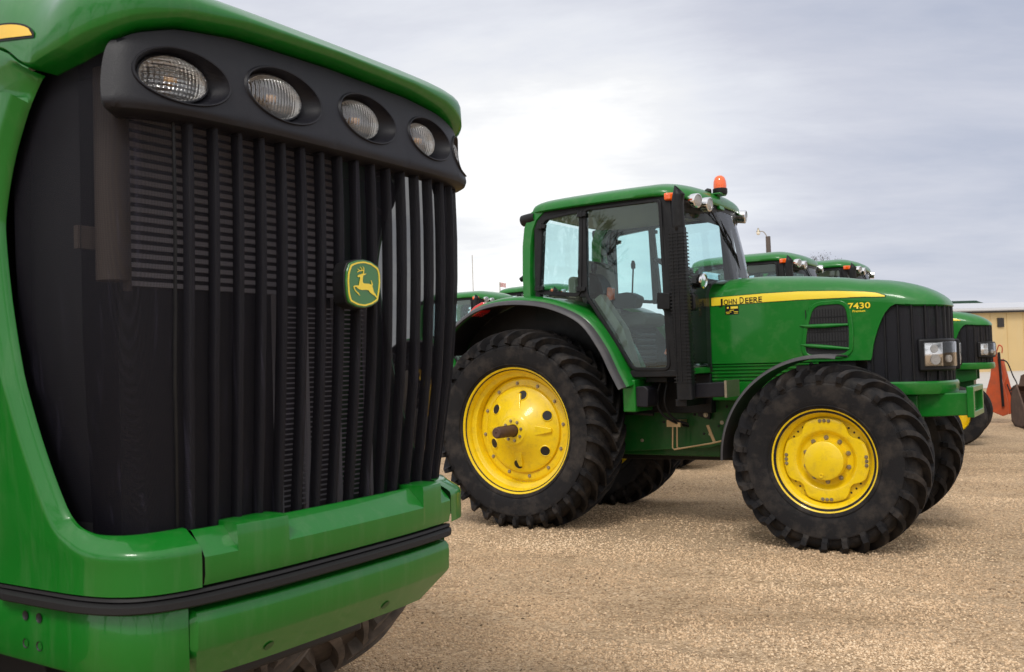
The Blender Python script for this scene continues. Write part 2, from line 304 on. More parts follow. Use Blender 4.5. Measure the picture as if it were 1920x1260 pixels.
def stones(n, d0, d1, smin, smax, name):
    d = d0 * (d1 / d0) ** rng.random(n); u = rng.uniform(-.62, .62, n); px, py = u * d, d
    # clumps: keep more stones where a low frequency field is high
    fld = np.sin(px * 2.1 + py) * np.cos(py * 1.7 - px * .6) + .5 * np.sin(px * 5.3 - py * 3.1); keep = rng.random(n) < np.clip(.68 + .45 * fld, .18, 1) * (1 - .72 * np.clip(rut(px, py), 0, 1)); px, py, d = px[keep], py[keep], d[keep]; n = len(px)
    r = smin * (smax / smin) ** (rng.random(n) ** 1.5) * np.clip(d / 5, .8, 1.15)
    V = ico[None] * (1 + rng.uniform(-.28, .28, (n, 12, 1))); sc_ = np.stack([r, r * rng.uniform(.6, 1, n), r * rng.uniform(.45, .8, n)], -1); V = V * sc_[:, None]
    a = rng.uniform(0, 6.28, n); ca, sa = np.cos(a)[:, None], np.sin(a)[:, None]; x_ = V[..., 0] * ca - V[..., 1] * sa; y_ = V[..., 0] * sa + V[..., 1] * ca
    z0 = hgt(px, py) - .006 + r * .15
    V = np.stack([x_ + px[:, None], y_ + py[:, None], V[..., 2] + z0[:, None]], -1).reshape(-1, 3)
    Fc = (icf[None] + (np.arange(n) * 12)[:, None, None]).reshape(-1, 3)
    me = bpy.data.meshes.new(name); me.vertices.add(len(V)); me.vertices.foreach_set('co', V.ravel().astype(np.float32))
    me.loops.add(Fc.size); me.loops.foreach_set('vertex_index', Fc.ravel().astype(np.int32)); me.polygons.add(len(Fc)); me.polygons.foreach_set('loop_start', (np.arange(len(Fc)) * 3).astype(np.int32))
    me.update(calc_edges=True); f2 = np.zeros(n)
    for _ in range(14): fx, fy = rng.normal(0, 1.1), rng.normal(0, 3.2); f2 += np.sin((px * .84 - py * .54) * fx + (px * .54 + py * .84) * fy + rng.uniform(0, 6.28))
    sh = np.repeat(np.clip(rng.normal(.54, .155, n) + .048 * f2 - .12 * rut(px, py), 0, 1), 12); at_ = me.attributes.new('shade', 'FLOAT', 'POINT'); at_.data.foreach_set('value', sh.astype(np.float32))
    me.materials.append(sm); me.shade_smooth(); o = bpy.data.objects.new(name, me); COL.objects.link(o); o['kind'] = 'stuff'; return o
stones(270000, 2.6, 14, .0035, .0105, 'gravel')
# ------------------------------------------------------------ wheels
def carcass(Rc, W, rr):
    h = [(0, Rc), (.20 * W, Rc - .004), (.34 * W, Rc - .016), (.43 * W, Rc - .045), (.485 * W, Rc - .10), (.512 * W, Rc * .66 + rr * .34), (.516 * W, Rc * .55 + rr * .45), (.50 * W, Rc * .25 + rr * .75), (.465 * W, rr + .025), (.43 * W, rr + .004), (.40 * W, rr - .02)]
    pts = [(p.x, p.y) for p in catmull([(a, b_, 0) for a, b_ in h], 5)]
    out_ = []
    for i, (a, b_) in enumerate(pts):
        out_.append((a, b_))
        if i + 1 < len(pts):
            for lvl in (Rc * .70 + rr * .30, Rc * .12 + rr * .88):
                if b_ >= lvl > pts[i + 1][1] and W > .3: out_ += [(a + .001, lvl + .004), (a + .006, lvl + .002), (a + .006, lvl - .003), (a + .001, lvl - .005)]
    return out_
def tyre_mesh(R, W, rr, nl, lug=.045, A=.34, sgn=1, w0=.020, w1=.030, pe=.30, n=72):
    Rc = R - lug; half = carcass(Rc, W, rr); mb = MB()
    prof = [(r, -a) for a, r in half[::-1]] + [(r, a) for a, r in half[1:]]
    mb.lathe(prof, n)
    # arc length along the half profile
    S = [0]
    for i in range(1, len(half)): S.append(S[-1] + math.dist(half[i], half[i - 1]))
    def at(s):
        s = max(0, min(S[-1], s)); i = max(k for k in range(len(S)) if S[k] <= s); i = min(i, len(S) - 2); f = (s - S[i]) / (S[i + 1] - S[i])
        a0, r0 = half[i]; a1, r1 = half[i + 1]; tx, ty = a1 - a0, r1 - r0; l = math.hypot(tx, ty)
        return a0 + (a1 - a0) * f, r0 + (r1 - r0) * f, (-ty / l, tx / l)      # lateral, radius, outward normal (lateral, radial)
    smax = W * .5 + pe * .55 * .5; K = 12
    for side in (-1, 1):
        for j in range(nl):
            ph0 = 2 * PI * (j + (.5 if side > 0 else 0)) / nl; rows = []
            for k in range(K + 1):
                f = k / K; s = -.012 + (smax + .012) * f; sp_ = max(s, 0); a, r, nn = at(sp_); nn = (-nn[0], -nn[1]) if nn[1] < 0 and s < W * .2 else nn
                nl_, nr_ = abs(nn[0]), (nn[1] if nn[1] > 0 else -nn[1]) if sp_ < W * .45 else nn[1]
                if s < 0: a = s
                fs = s / (W * .5)
                h = lug * (1.0 if fs < .80 else (1 + .35 * (fs - .8) / .2 if fs < 1.0 else max(.06, 1.35 * (1 - (fs - 1) / (smax / (W * .5) - 1)) ** .8)))
                ph = ph0 + sgn * A * (1 - (1 - min(1, max(0, fs))) ** 1.25) * (.27 / max(.2, R) if False else 1)
                w = (w0 + (w1 - w0) * min(1, max(0, fs))) * (1 if fs < 1 else 1 + .5 * (fs - 1)); bw = w + .011
                A_, R_ = a + nl_ * h, r + nr_ * h; Ab, Rb = a - nl_ * .012, r - nr_ * .012
                def pt(aa, rad, dph): q = ph + dph; return (rad * math.cos(q), side * aa, rad * math.sin(q))
                rows.append([pt(Ab, Rb, -bw / R), pt(A_, R_, -w / R), pt(A_, R_, w / R), pt(Ab, Rb, bw / R)])
            mb.grid(rows, closed=True, cap=True)
    return mb
def bolt(mb, p, d, r=.011, h=.014):
    q = rot_axis(p, d); mb.lathe([(r, .004), (r, -h * .8), (r * .75, -h), (.0005, -h)], 6, mat_=q); mb.lathe([(r * 1.35, .003), (r * 1.35, -.003), (r * .9, -.003)], 12, mat_=q)
TY = {}
def rear_wheel(parent, pos, left):
    key = ('r', left)
    def tm():
        if key not in TY: TY[key] = tyre_mesh(.942, .54, .575, 34, .060, .30, -1 if left else 1, w0=.015, w1=.020, pe=.32)
        return TY[key]
    yf = -.225; mb = MB()
    mb.lathe([(r, yf + a) for r, a in [(.556, .012), (.572, .004), (.580, -.004), (.586, -.010), (.580, -.013), (.570, -.008), (.562, .008), (.556, .024), (.548, .034), (.541, .052), (.538, .075), (.528, .082), (.500, .090), (.494, .105), (.490, .170), (.487, .30), (.53, .36), (.575, .44), (.585, .45)]], 72)
    mb.lathe([(r, yf + a) for r, a in [(.489, .165), (.472, .150), (.462, .146), (.412, .145), (.408, .152), (.402, .152), (.399, .126), (.393, .120), (.35, .108), (.28, .076), (.225, .036), (.185, .006), (.160, -.010), (.135, -.022), (.128, -.034), (.122, -.038), (.060, -.038), (.055, -.030)]], 72)
    o = mb.build('wheel', YEL, parent, smooth=35, loc=pos, fix=True)
    if left: o.rotation_euler = (0, 0, PI)
    tm().build('tyre', RUB, o, smooth=38, fix=True)
    for k in range(4):      # casting ribs
        a = PI / 2 * k + .0; m = MB(); ca, sa = math.cos(a), math.sin(a)
        m.prism([(.15, -.03), (.21, -.045), (.34, -.018), (.34, .018), (.21, .045), (.15, .03)], yf + .09, yf - .002, lambda u, v, t_: (u * ca - v * sa, t_ + max(0, (u - .15)) * .42, u * sa + v * ca)); m.build('casting_boss', YEL, o, smooth=0, bevel=.006)
    for k in range(6):      # hand holes
        a = 2 * PI * k / 6 + .42; px, pz = .322 * math.cos(a), .322 * math.sin(a); dn = Vector((math.cos(a) * .457, -1, math.sin(a) * .457)); q = rot_axis((px, yf + .094, pz), dn)
        m = MB(); m.lathe([(.058, .006), (.053, -.004), (.048, -.006), (.044, -.003), (.040, .020)], 20, mat_=q); m.build('hand_hole', YEL, o, smooth=50)
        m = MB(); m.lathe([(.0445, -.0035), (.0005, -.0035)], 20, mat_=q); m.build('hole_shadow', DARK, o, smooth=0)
    for k in range(12):
        a = 2 * PI * k / 12 + .12; m = MB(); bolt(m, (.434 * math.cos(a), yf + .145, .434 * math.sin(a)), (0, -1, 0), .013, .016); m.build('rim_bolt', STEEL, o, smooth=30)
    for k in range(8):
        a = 2 * PI * k / 8 + .2; m = MB(); bolt(m, (.092 * math.cos(a), yf - .038, .092 * math.sin(a)), (0, -1, 0), .011, .018); m.build('hub_bolt', STEEL, o, smooth=30)
    m = MB(); m.lathe([(.052, yf), (.052, yf - .16), (.050, yf - .30), (.040, yf - .312), (.010, yf - .312), (.008, yf - .305), (.0005, yf - .305)], 28); m.box((-.012, yf - .27, .046), (.012, yf - .05, .054)); m.build('axle_stub', RUST, o, smooth=40)
    return o
def front_wheel(parent, pos, left):
    key = ('f', left)
    if key not in TY: TY[key] = tyre_mesh(.740, .44, .385, 26, .053, .36, -1 if left else 1, w0=.016, w1=.023, pe=.28)
    yf = -.18; mb = MB()
    mb.lathe([(r, yf + a) for r, a in [(.375, .014), (.386, .004), (.392, -.005), (.399, -.011), (.394, -.014), (.384, -.008), (.378, .006), (.372, .020), (.366, .030), (.358, .034), (.352, .040), (.344, .052), (.338, .060), (.332, .066), (.328, .085), (.326, .26), (.36, .33), (.395, .36)]], 72)
    o = mb.build('wheel', YEL, parent, smooth=35, loc=pos)
    if left: o.rotation_euler = (0, 0, PI)
    TY[key].build('tyre', RUB, o, smooth=38)
    # lobed centre disc with a dished middle
    n = 96; rows = []
    def lobe(a): c = abs(math.cos(2 * a)); return .265 + .053 * min(1, max(0, (c - .18) / .45)) ** .8
    for rf, a_ in ((1.0, .074), (1.0, .056), (.985, .052), (.90, .052)):
        rows.append([(lobe(2 * PI * k / n) * rf * math.cos(2 * PI * k / n), yf + a_, lobe(2 * PI * k / n) * rf * math.sin(2 * PI * k / n)) for k in range(n)])
    for r, a_ in ((.235, .054), (.222, .060), (.205, .084), (.198, .094), (.188, .098), (.12, .098)):
        rows.append([(r * math.cos(2 * PI * k / n), yf + a_, r * math.sin(2 * PI * k / n)) for k in range(n)])
    m = MB(); m.grid(rows, closed=True); m.build('wheel_disc', YEL, o, smooth=40)
    m = MB(); m.lathe([(.3275, yf + .092), (.262, yf + .088), (.255, yf + .1)], 72)
    m.build('rim_band', YEL, o, smooth=40)
    for q in range(4):
        for dk in (-.10, 0, .10):
            a = q * PI / 2 + dk * 1.15 * .95; m = MB(); bolt(m, (.300 * math.cos(a), yf + .052, .300 * math.sin(a)), (0, -1, 0), .0105, .013); m.build('rim_bolt', STEEL, o, smooth=30)
        for dk in (-.17, 0, .17):
            a = q * PI / 2 + PI / 4 + dk; m = MB(); m.lathe([(.008, yf + .0873), (.0005, yf + .0873)], 8, mat_=Matrix.Translation((.298 * math.cos(a), 0, .298 * math.sin(a)))); m.build('slot', DARK, o, smooth=0)
    for k in range(10):
        a = 2 * PI * k / 10 + PI / 2; m = MB(); bolt(m, (.168 * math.cos(a), yf + .098, .168 * math.sin(a)), (0, -1, 0), .0135, .018); m.build('hub_bolt', STEEL, o, smooth=30)
    m = MB(); m.lathe([(.152, yf + .10), (.150, yf + .01), (.146, yf - .006), (.136, yf - .012), (.0005, yf - .014)], 48)
    m.build('hub_cap', YEL, o, smooth=40)
    m = MB(); m.lathe([(.017, yf - .012), (.017, yf - .02), (.009, yf - .02), (.007, yf - .014), (.0005, yf - .014)], 16, mat_=Matrix.Translation((-.02, 0, -.112))); m.build('drain_plug', YEL, o, smooth=40)
    return o
def narrow_wheel(parent, pos, left):
    key = 'n'
    if key not in TY:
        m = MB(); m.lathe([(.235, -.08), (.27, -.12), (.36, -.128), (.44, -.11), (.455, -.085), (.462, -.075), (.455, -.065), (.460, -.04), (.470, -.03), (.470, .03), (.460, .04), (.455, .065), (.462, .075), (.455, .085), (.44, .11), (.36, .128), (.27, .12), (.235, .08)], 56); TY[key] = m
    m = MB(); m.lathe([(.245, -.10), (.24, -.085), (.21, -.05), (.205, -.0), (.10, -.02), (.08, -.09), (.0005, -.095)], 40); o = m.build('wheel', YEL, parent, smooth=35, loc=pos)
    if left: o.rotation_euler = (0, 0, PI)
    TY[key].build('tyre', RUB, o, smooth=38); return o
# ------------------------------------------------------------ curved noses
class Plan:
    """plan curve of a bonnet: half outline [(y, x)], mirrored; s = signed arc length"""
    def __init__(s, half, cx=0):
        pts = catmull([(a, b_, 0) for a, b_ in half], 10); s.P = [(p.x, p.y) for p in pts]; s.S = [0]
        for i in range(1, len(s.P)): s.S.append(s.S[-1] + math.dist(s.P[i], s.P[i - 1]))
    def at(s, u, off=0):
        a = abs(u); a = min(a, s.S[-1] - 1e-6); lo = 0
        lo = int(np.searchsorted(s.S, a, 'right')) - 1; lo = max(0, min(lo, len(s.P) - 2)); f = (a - s.S[lo]) / (s.S[lo + 1] - s.S[lo])
        (y0, x0), (y1, x1) = s.P[lo], s.P[lo + 1]
        def tan(i):
            i0, i1 = max(0, i - 1), min(len(s.P) - 1, i + 1); d = (s.P[i1][0] - s.P[i0][0] if i0 or 1 else 0, s.P[i1][1] - s.P[i0][1]); l = math.hypot(*d); return d[0] / l, d[1] / l
        t0, t1 = tan(lo), tan(lo + 1)
        if lo == 0: t0 = (1, 0)
        ty, tx = t0[0] * (1 - f) + t1[0] * f, t0[1] * (1 - f) + t1[1] * f; l = math.hypot(ty, tx); ny, nx_ = -tx / l, ty / l
        y, x = y0 + (y1 - y0) * f + ny * off, x0 + (x1 - x0) * f + nx_ * off
        return (x, math.copysign(y, u) if u else 0.0) if True else None
    def s_of_x(s, x):
        for i in range(len(s.P) - 1, 0, -1):
            if s.P[i][1] <= x <= s.P[i - 1][1]: f = (x - s.P[i][1]) / (s.P[i - 1][1] - s.P[i][1] + 1e-9); return s.S[i] + (s.S[i - 1] - s.S[i]) * f
        return s.S[-1]
    def s_of_y(s, y):
        return float(np.interp(y, [p[0] for p in s.P], s.S))
def lerp_tab(tab, x):
    return float(np.interp(x, [a for a, _ in tab], [b_ for _, b_ in tab]))
# ------------------------------------------------------------ the row crop tractor
def text_on(name, s, size, mat_, parent, fn, x0, z0, wanted=None, bold=0, spacing=1.0, tall=1.0, lift=.003, shear=0):
    o, wd = text_mesh(name, s, size, mat_, parent, lambda a, b_: (a, b_, 0), bold=bold, spacing=spacing, shear=shear)
    sx = (wanted / wd) if wanted else 1
    for v in o.data.vertices: v.co = Vector(fn(x0 + v.co.x * sx, z0(x0 + v.co.x * sx) + v.co.y * tall if callable(z0) else z0 + v.co.y * tall, lift))
    return o
def row_tractor(label, loc, rz, group, narrow=False, beacon=True, full=True):
    T = thing('tractor', label, 'tractor', loc, rz, group)
    pl = Plan([(0, 3.585), (.14, 3.575), (.25, 3.545), (.335, 3.47), (.385, 3.36), (.408, 3.22), (.416, 3.0), (.42, 2.6), (.42, 1.70)])
    ZT = [(1.6, 2.195), (2.1, 2.205), (2.5, 2.175), (2.8, 2.14), (3.0, 2.105), (3.3, 2.0)]
    def ze(x): return float(np.interp(x, [1.7, 2.8, 3.1, 3.35, 3.6], [1.965, 1.945, 1.905, 1.872, 1.862]))
    def nexp(P): return 1.75 + 1.05 * min(1, max(0, (3.45 - P[0]) / .6))
    # bonnet top
    us = np.concatenate([np.linspace(-pl.S[-1], -.62, 22), np.linspace(-.6, .6, 41), np.linspace(.62, pl.S[-1], 22)]); rows = []
    for kk in [1.0, 1.0, .995, .98, .95, .90, .82, .72, .6, .45, .3, .15, .0]:
        row = []
        for u in us:
            x, y = pl.at(u); q = (min(x, 2.95), 0); zt = lerp_tab(ZT, q[0]); z0 = ze(x); n_ = nexp((x, y))
            z = z0 + (zt - z0) * max(0, 1 - kk ** n_) ** (1 / n_); row.append((q[0] + (x - q[0]) * kk, y * kk, z))
        rows.append(row)
    rows[0] = [(pl.at(u, -.02)[0], pl.at(u, -.02)[1], ze(pl.at(u)[0]) - .012) for u in us]
    m = MB(); m.grid(rows); m.build('hood', GREEN, T, smooth=50)
    def onside(x, z, lift=.003):
        s_ = pl.s_of_x(x); yp = pl.at(s_)[1]; z0 = ze(x); zt = lerp_tab(ZT, min(x, 2.95)); n_ = nexp((x, yp)); f = max(0, min(.999, (z - z0) / (zt - z0))); k = (1 - f ** n_) ** (1 / n_)
        return (x, -(yp * k + lift * (1 if f < .5 else .7)), z + (lift * .6 if f > .1 else 0))
    # side panels (one each side), opening for the front screen
    def zbot(x): return 1.445 if x < 3.02 else 1.27
    for sd in (-1, 1):
        xs_ = list(np.linspace(1.70, 3.0, 30)) + [3.015, 3.03, 3.04, 3.055, 3.07, 3.09, 3.12, 3.15, 3.19, 3.23, 3.26, 3.30]; rows = []
        for x in xs_:
            s_ = pl.s_of_x(x) * sd; zo = 1.445 if x < 3.035 else min(ze(x) - .004, ze(x) - .002 - .42 * max(0, 1 - (1 - max(0, (3.26 - x) / .225)) ** 1) ** 2.3 if x > 3.045 else 1.47)
            zt_ = ze(x) + .001; rows.append([(*pl.at(s_, -.03), zo)] + [(*pl.at(s_, 0), zo + (zt_ - zo) * f) for f in (0, .25, .5, .75, 1)])
        m = MB(); m.grid(rows); m.build('side_panel', GREEN, T, smooth=50)
    # side louvre opening with green surround and two bars
    for sd in (-1, 1):
        vent = rounded([(2.515, 1.50), (2.54, 1.70), (2.60, 1.90), (2.85, 1.905), (2.875, 1.70), (2.865, 1.50)], .07, 5)
        fo = lambda u, v, t_: (u, sd * (.420 + t_), v)
        m = MB(); m.ring(inset(vent, -.034), vent, -.004, .012, fo); m.build('vent_surround', GREEN, T, smooth=40, bevel=.005)
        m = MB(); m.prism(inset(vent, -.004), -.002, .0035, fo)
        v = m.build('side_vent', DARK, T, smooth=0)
        m = MB()
        for k in range(15):
            x = 2.53 + k * .023; m.box((x, -.4255, 1.53), (x + .007, -.4232, 1.87))
        for z in (1.60, 1.68, 1.80): m.box((2.54, -.4262, z), (2.85, -.4236, z + .008))
        if sd < 0: m.build('vent_grille', BLK, v, smooth=0)
        for z, dz_ in ((1.735, .0), (1.575, -.035)):
            m = MB(); m.tube([(2.485, sd * .424, z + .01), (2.56, sd * .436, z), (2.70, sd * .438, z - .002 + dz_ * .4), (2.87, sd * .430, z + dz_)], [.006, .016, .018, .010], 8); m.build('vent_bar', GREEN, v, smooth=60)
    # front screen, nose lip
    m = MB(); sl = pl.s_of_x(3.0); rows = []
    for z in np.linspace(1.24, 1.90, 12): rows.append([(*pl.at(u, -.028 + .006 * math.sin((z - 1.24) / .66 * PI)), z) for u in np.linspace(-sl, sl, 80)])
    m.grid(rows); scr = m.build('front_screen', SCRF, T, smooth=60)
    for u in np.linspace(-sl + .04, sl - .04, 17):
        m = MB(); r_ = []
        for z in (1.262, 1.5, 1.7, 1.872): r_.append([(*pl.at(u - .010, -.022), z), (*pl.at(u - .005, -.008), z), (*pl.at(u + .005, -.008), z), (*pl.at(u + .010, -.022), z)])
        m.grid(r_, closed=True, cap=True); m.build('screen_rib', BLK, scr, smooth=0)
    m = MB(); m.box((2.2, -.36, 1.22), (2.9, .36, 1.93)); m.box((3.0, -.30, 1.3), (3.3, .30, 1.8)); m.build('radiator', DARK, T, smooth=0)
    m = MB(); rows = []; sl2 = pl.s_of_x(3.06)
    for off, z in ((-.05, 1.265), (.004, 1.268), (.016, 1.255), (.018, 1.20), (.006, 1.168), (-.04, 1.160)): rows.append([(*pl.at(u, off), z) for u in np.linspace(-sl2, sl2, 70)])
    m.grid(rows); m.build('nose_lip', GREEN, T, smooth=40)
    # headlights
    for sd in (-1, 1):
        a0, a1 = pl.s_of_y(.13), pl.s_of_x(3.405); rows = []
        rect = [(0, 0), (1, 0), (1, 1), (0, 1)]
        def bx(ua, ub, za, zb, o0, o1, name, mt, par, bev):
            m = MB(); us_ = np.linspace(ua, ub, 10); rows = [[(*pl.at(sd * u, o0), za), (*pl.at(sd * u, o1), za + .004), (*pl.at(sd * u, o1), zb - .004), (*pl.at(sd * u, o0), zb)] for u in us_]
            m.grid(rows, closed=True, cap=True); return m.build(name, mt, par, smooth=50, bevel=bev)
        h = bx(a0 - .02, a1 + .03, 1.345, 1.60, -.03, .030, 'headlight', BLK, T, .012)
        bx(a0 + .0, a1 - .012, 1.388, 1.565, .028, .0315, 'reflector', CHROME, h, 0)
        for (u, z, r) in ((a0 + (a1 - a0) * .74, 1.435, .042), (a0 + (a1 - a0) * .76, 1.518, .032), (a0 + (a1 - a0) * .35, 1.44, .03)):
            x, y = pl.at(sd * u, .031); x2, y2 = pl.at(sd * u, .05); m = MB(); q = rot_axis((x, y, z), (x2 - x, y2 - y, 0)); m.lathe([(r, 0), (r * .9, -.006), (r * .5, -.002), (.001, -.004)], 20, mat_=q); m.build('bulb_dish', WHITE, h, smooth=60)
        bx(a0 - .006, a1 - .004, 1.38, 1.573, .034, .041, 'headlight_lens', LENS, h, 0)
    # decals (right and left)
    for sd in (-1, 1):
        S_ = lambda x, z, l_=.003: (lambda p: (p[0], p[1] * -sd, p[2]))(onside(x, z, l_))
        tab_t = [(1.724, 2.021), (2.184, 2.030), (2.485, 2.028), (2.769, 2.013), (3.0, 1.992), (3.089, 1.978), (3.156, 1.950)]
        tab_b = [(1.721, 1.952), (2.181, 1.958), (2.482, 1.960), (2.766, 1.956), (3.0, 1.951), (3.08, 1.945), (3.156, 1.942)]
        m = MB(); rows = []
        for x in np.linspace(1.716, 3.160, 60):
            t_, b_ = lerp_tab(tab_t, x) + .004, lerp_tab(tab_b, x) - .004; rows.append([S_(x, b_ + (t_ - b_) * f, .0018) for f in (0, .25, .5, .75, 1)])
        m.grid(rows); st = m.build('decal_edge', BLK, T, smooth=60)
        m = MB(); rows = []
        for x in np.linspace(1.722, 3.154, 60):
            t_, b_ = lerp_tab(tab_t, x), lerp_tab(tab_b, x); rows.append([S_(x, b_ + (t_ - b_) * f, .003) for f in (0, .25, .5, .75, 1)])
        m.grid(rows); m.build('decal_stripe', DECY, st, smooth=60)
        if sd < 0 and full:
            zb = lambda x: 1.9545 + (x - 1.80) * .022
            x0 = 1.80
            for s_, sz, wd in (('J', .074, .026), ('OHN', .060, .118), (' ', 0, .006), ('D', .074, .040), ('EERE', .060, .150)):
                if sz: text_on('maker_name', s_, sz, BLK, st, S_, x0, zb, wanted=wd, bold=.0010, lift=.0048)
                x0 += wd + .008
            text_on('model_number', '7430', .075, BLK, st, S_, 2.868, 1.858, wanted=.178, bold=.004, tall=.92, lift=.0018)
            text_on('model_number', '7430', .075, DECY, st, S_, 2.870, 1.860, wanted=.174, bold=.0015, tall=.90, lift=.0035)
            text_on('trim_name', 'Premium', .026, DECY, st, S_, 2.905, 1.832, wanted=.098, bold=.0004, lift=.003)
            m = MB(); m.grid([[S_(x, z, .002) for z in (1.868, 1.91, 1.945)] for x in np.linspace(1.846, 1.965, 5)]); d_ = m.build('small_decal', BLK, T, smooth=0)
            m = MB()
            for (xa, xb, za, zb_) in ((1.895, 1.96, 1.918, 1.938), (1.862, 1.878, 1.921, 1.935), (1.885, 1.925, 1.903, 1.908), (1.852, 1.90, 1.888, 1.893), (1.92, 1.96, 1.888, 1.893), (1.855, 1.885, 1.876, 1.880), (1.925, 1.96, 1.876, 1.880)):
                m.grid([[S_(x, z, .004) for z in (za, zb_)] for x in (xa, xb)])
            m.build('small_print', DECY, d_, smooth=0)
    # rear edge of the bonnet: black seal
    m = MB(); sec = [(-.424, 1.40), (-.424, 1.90), (-.41, 2.05), (-.36, 2.14), (-.26, 2.185), (0, 2.205), (.26, 2.185), (.36, 2.14), (.41, 2.05), (.424, 1.90), (.424, 1.40)]
    m.grid([[(1.668, y, z) for y, z in sec], [(1.705, y, z) for y, z in sec], [(1.705, y * .96, z - .02) for y, z in sec], [(1.668, y * .96, z - .02) for y, z in sec], [(1.668, y, z) for y, z in sec]]); m.build('bonnet_seal', FLARE, T, smooth=40)
    # ribbed lower engine panel
    for sd in (-1, 1):
        prof = [(-.012, 1.445)]
        for k in range(5): z = 1.435 - k * .030; prof += [(.006, z), (.006, z - .012), (-.008, z - .018), (-.008, z - .026)]
        prof += [(.004, 1.28), (.0, 1.13), (-.02, 1.125)]
        m = MB(); m.grid([[(x, sd * (.405 + o), z) for o, z in prof] for x in (1.69, 1.9, 2.2, 2.62)]); m.build('engine_side_panel', GREEN, T, smooth=30)
    # chassis
    side = [(.45, 1.10), (.95, 1.105), (1.9, 1.13), (2.5, 1.13), (3.35, 1.16), (3.35, 1.0), (2.5, .86), (1.95, .80), (1.62, .705), (.85, .66), (.45, .66)]
    m = MB()
    for sd in (-1, 1): m.prism(side, .30, .345, lambda u, v, t_: (u, sd * t_, v))
    fr = m.build('chassis_frame', GREEND, T, smooth=0, bevel=.006)
    for (x, z, r) in ((1.50, 1.0, .010), (1.75, .93, .013), (1.58, .83, .008), (1.64, .83, .012), (1.72, .90, .008), (1.80, 1.07, .010), (1.28, .80, .010), (.98, .76, .012), (1.2, .93, .008), (1.68, 1.05, .013), (1.85, .83, .014)):
        m = MB(); bolt(m, (x, -.346, z), (0, -1, 0), r, .008); m.build('frame_bolt', STEEL if r > .011 else DARK, fr, smooth=30)
    m = MB(); m.box((-.3, -.27, .62), (1.7, .27, 1.12)); m.box((1.7, -.24, .78), (3.3, .24, 1.35)); m.box((-.35, -.62, .72), (.35, .62, 1.0)); m.lathe([(.14, -.62), (.16, -.3), (.16, .3), (.14, .62)], 20, mat_=Matrix.Translation((0, 0, .88))); m.build('transmission', GREEND, T, smooth=40, bevel=.01)
    m = MB(); m.lathe([(.10, -.68), (.085, -.5), (.07, -.2), (.12, 0), (.07, .2), (.085, .5), (.10, .68)], 20, mat_=Matrix.Translation((2.78, 0, .66))); m.build('front_axle', GREEND, T, smooth=40)
    m = MB(); m.tube([(.25, 0, .58), (2.7, 0, .62)], .04); m.build('drive_shaft', BLK, T)
    # front weight bracket
    m = MB(); m.prism([(3.12, 1.158), (3.70, 1.175), (3.70, 1.0), (3.40, .985), (3.12, 1.0)], -.27, .27, lambda u, v, t_: (u, t_, v)); wb = m.build('front_bracket', GREEN, T, smooth=0, bevel=.008)
    m = MB(); m.ring([(-.31, .985), (.31, .985), (.31, 1.222), (-.31, 1.222)], [(-.25, 1.03), (.25, 1.03), (.25, 1.18), (-.25, 1.18)], 3.695, 3.745, lambda u, v, t_: (t_, u, v)); m.build('bracket_plate', GREEN, wb, smooth=0, bevel=.006)
    # front fenders
    if not narrow:
        for sd in (-1, 1):
            prof = [(-.012, -1.02), (.000, -1.018), (.012, -1.005), (.018, -.97), (.020, -.82), (.016, -.66), (.004, -.625), (-.004, -.63), (.006, -.67), (.008, -.82), (.006, -.965), (0, -1.0)]
            rows = []
            for a in np.linspace(math.radians(81), math.radians(181), 34):
                ex = .04 * max(0, (math.radians(95) - a) / .25); c_, s_ = math.cos(a), math.sin(a); rows.append([(2.78 + (.795 + o - ex * .3) * c_, sd * -y, .69 + (.795 + o) * s_) for o, y in prof])
            m = MB(); m.grid(rows, closed=True, cap=True); ff = m.build('front_fender', FLARE, T, smooth=50)
            m = MB(); m.box((2.60, .30, 1.38), (2.70, .98, 1.42)) if sd > 0 else m.box((2.60, -.98, 1.38), (2.70, -.30, 1.42)); m.tube([(2.45, sd * .40, 1.1), (2.52, sd * .5, 1.36), (2.62, sd * .62, 1.42)], .02); m.build('fender_bracket', GREEN if False else BLK, ff, smooth=30)
    # ---------------- rear fenders
    arc = catmull([(-.93, 1.62, 0), (-.80, 1.83, 0), (-.52, 2.03, 0), (-.25, 2.115, 0), (.08, 2.125, 0), (.44, 2.065, 0), (.77, 1.91, 0), (.97, 1.665, 0), (1.09, 1.43, 0), (1.165, 1.29, 0)], 5)
    for sd in (-1, 1):
        rows = []; rows2 = []
        for i, p in enumerate(arc):
            a = (arc[min(i + 1, len(arc) - 1)] - arc[max(i - 1, 0)]).normalized(); nx_, nz = -a.y, a.x      # outward up
            nx_, nz = (-a.y, a.x) if a.x > 0 else (a.y, -a.x); nx_, nz = -a.y, a.x
            def q(off, y): return (p.x + nx_ * off, sd * y, p.y + nz * off)
            rows.append([q(-.035, .42), q(.004, .45), q(.006, .70), q(.0, .84), q(-.012, .90), q(-.030, .935), q(-.055, .945), q(-.065, .92), q(-.045, .84), q(-.035, .60)])
            rows2.append([q(-.040, .928), q(-.046, .985), q(-.060, 1.010), q(-.085, 1.020), q(-.090, 1.005), q(-.068, .975), q(-.064, .928)])
        m = MB(); m.grid(rows, closed=True, cap=True); fe = m.build('rear_fender', GREEN, T, smooth=45)
        m = MB(); m.grid(rows2, closed=True, cap=True); m.build('fender_extension', FLARE, fe, smooth=45)
        rows = [[(r[9][0] - (0.004), sd * .45, r[9][2] - .004), (r[6][0], sd * .93, r[6][2] - .006)] for r in rows]
        m = MB(); m.grid([[Vector(p) for p in r] for r in rows]); m.build('fender_liner', BLK, fe, smooth=60)
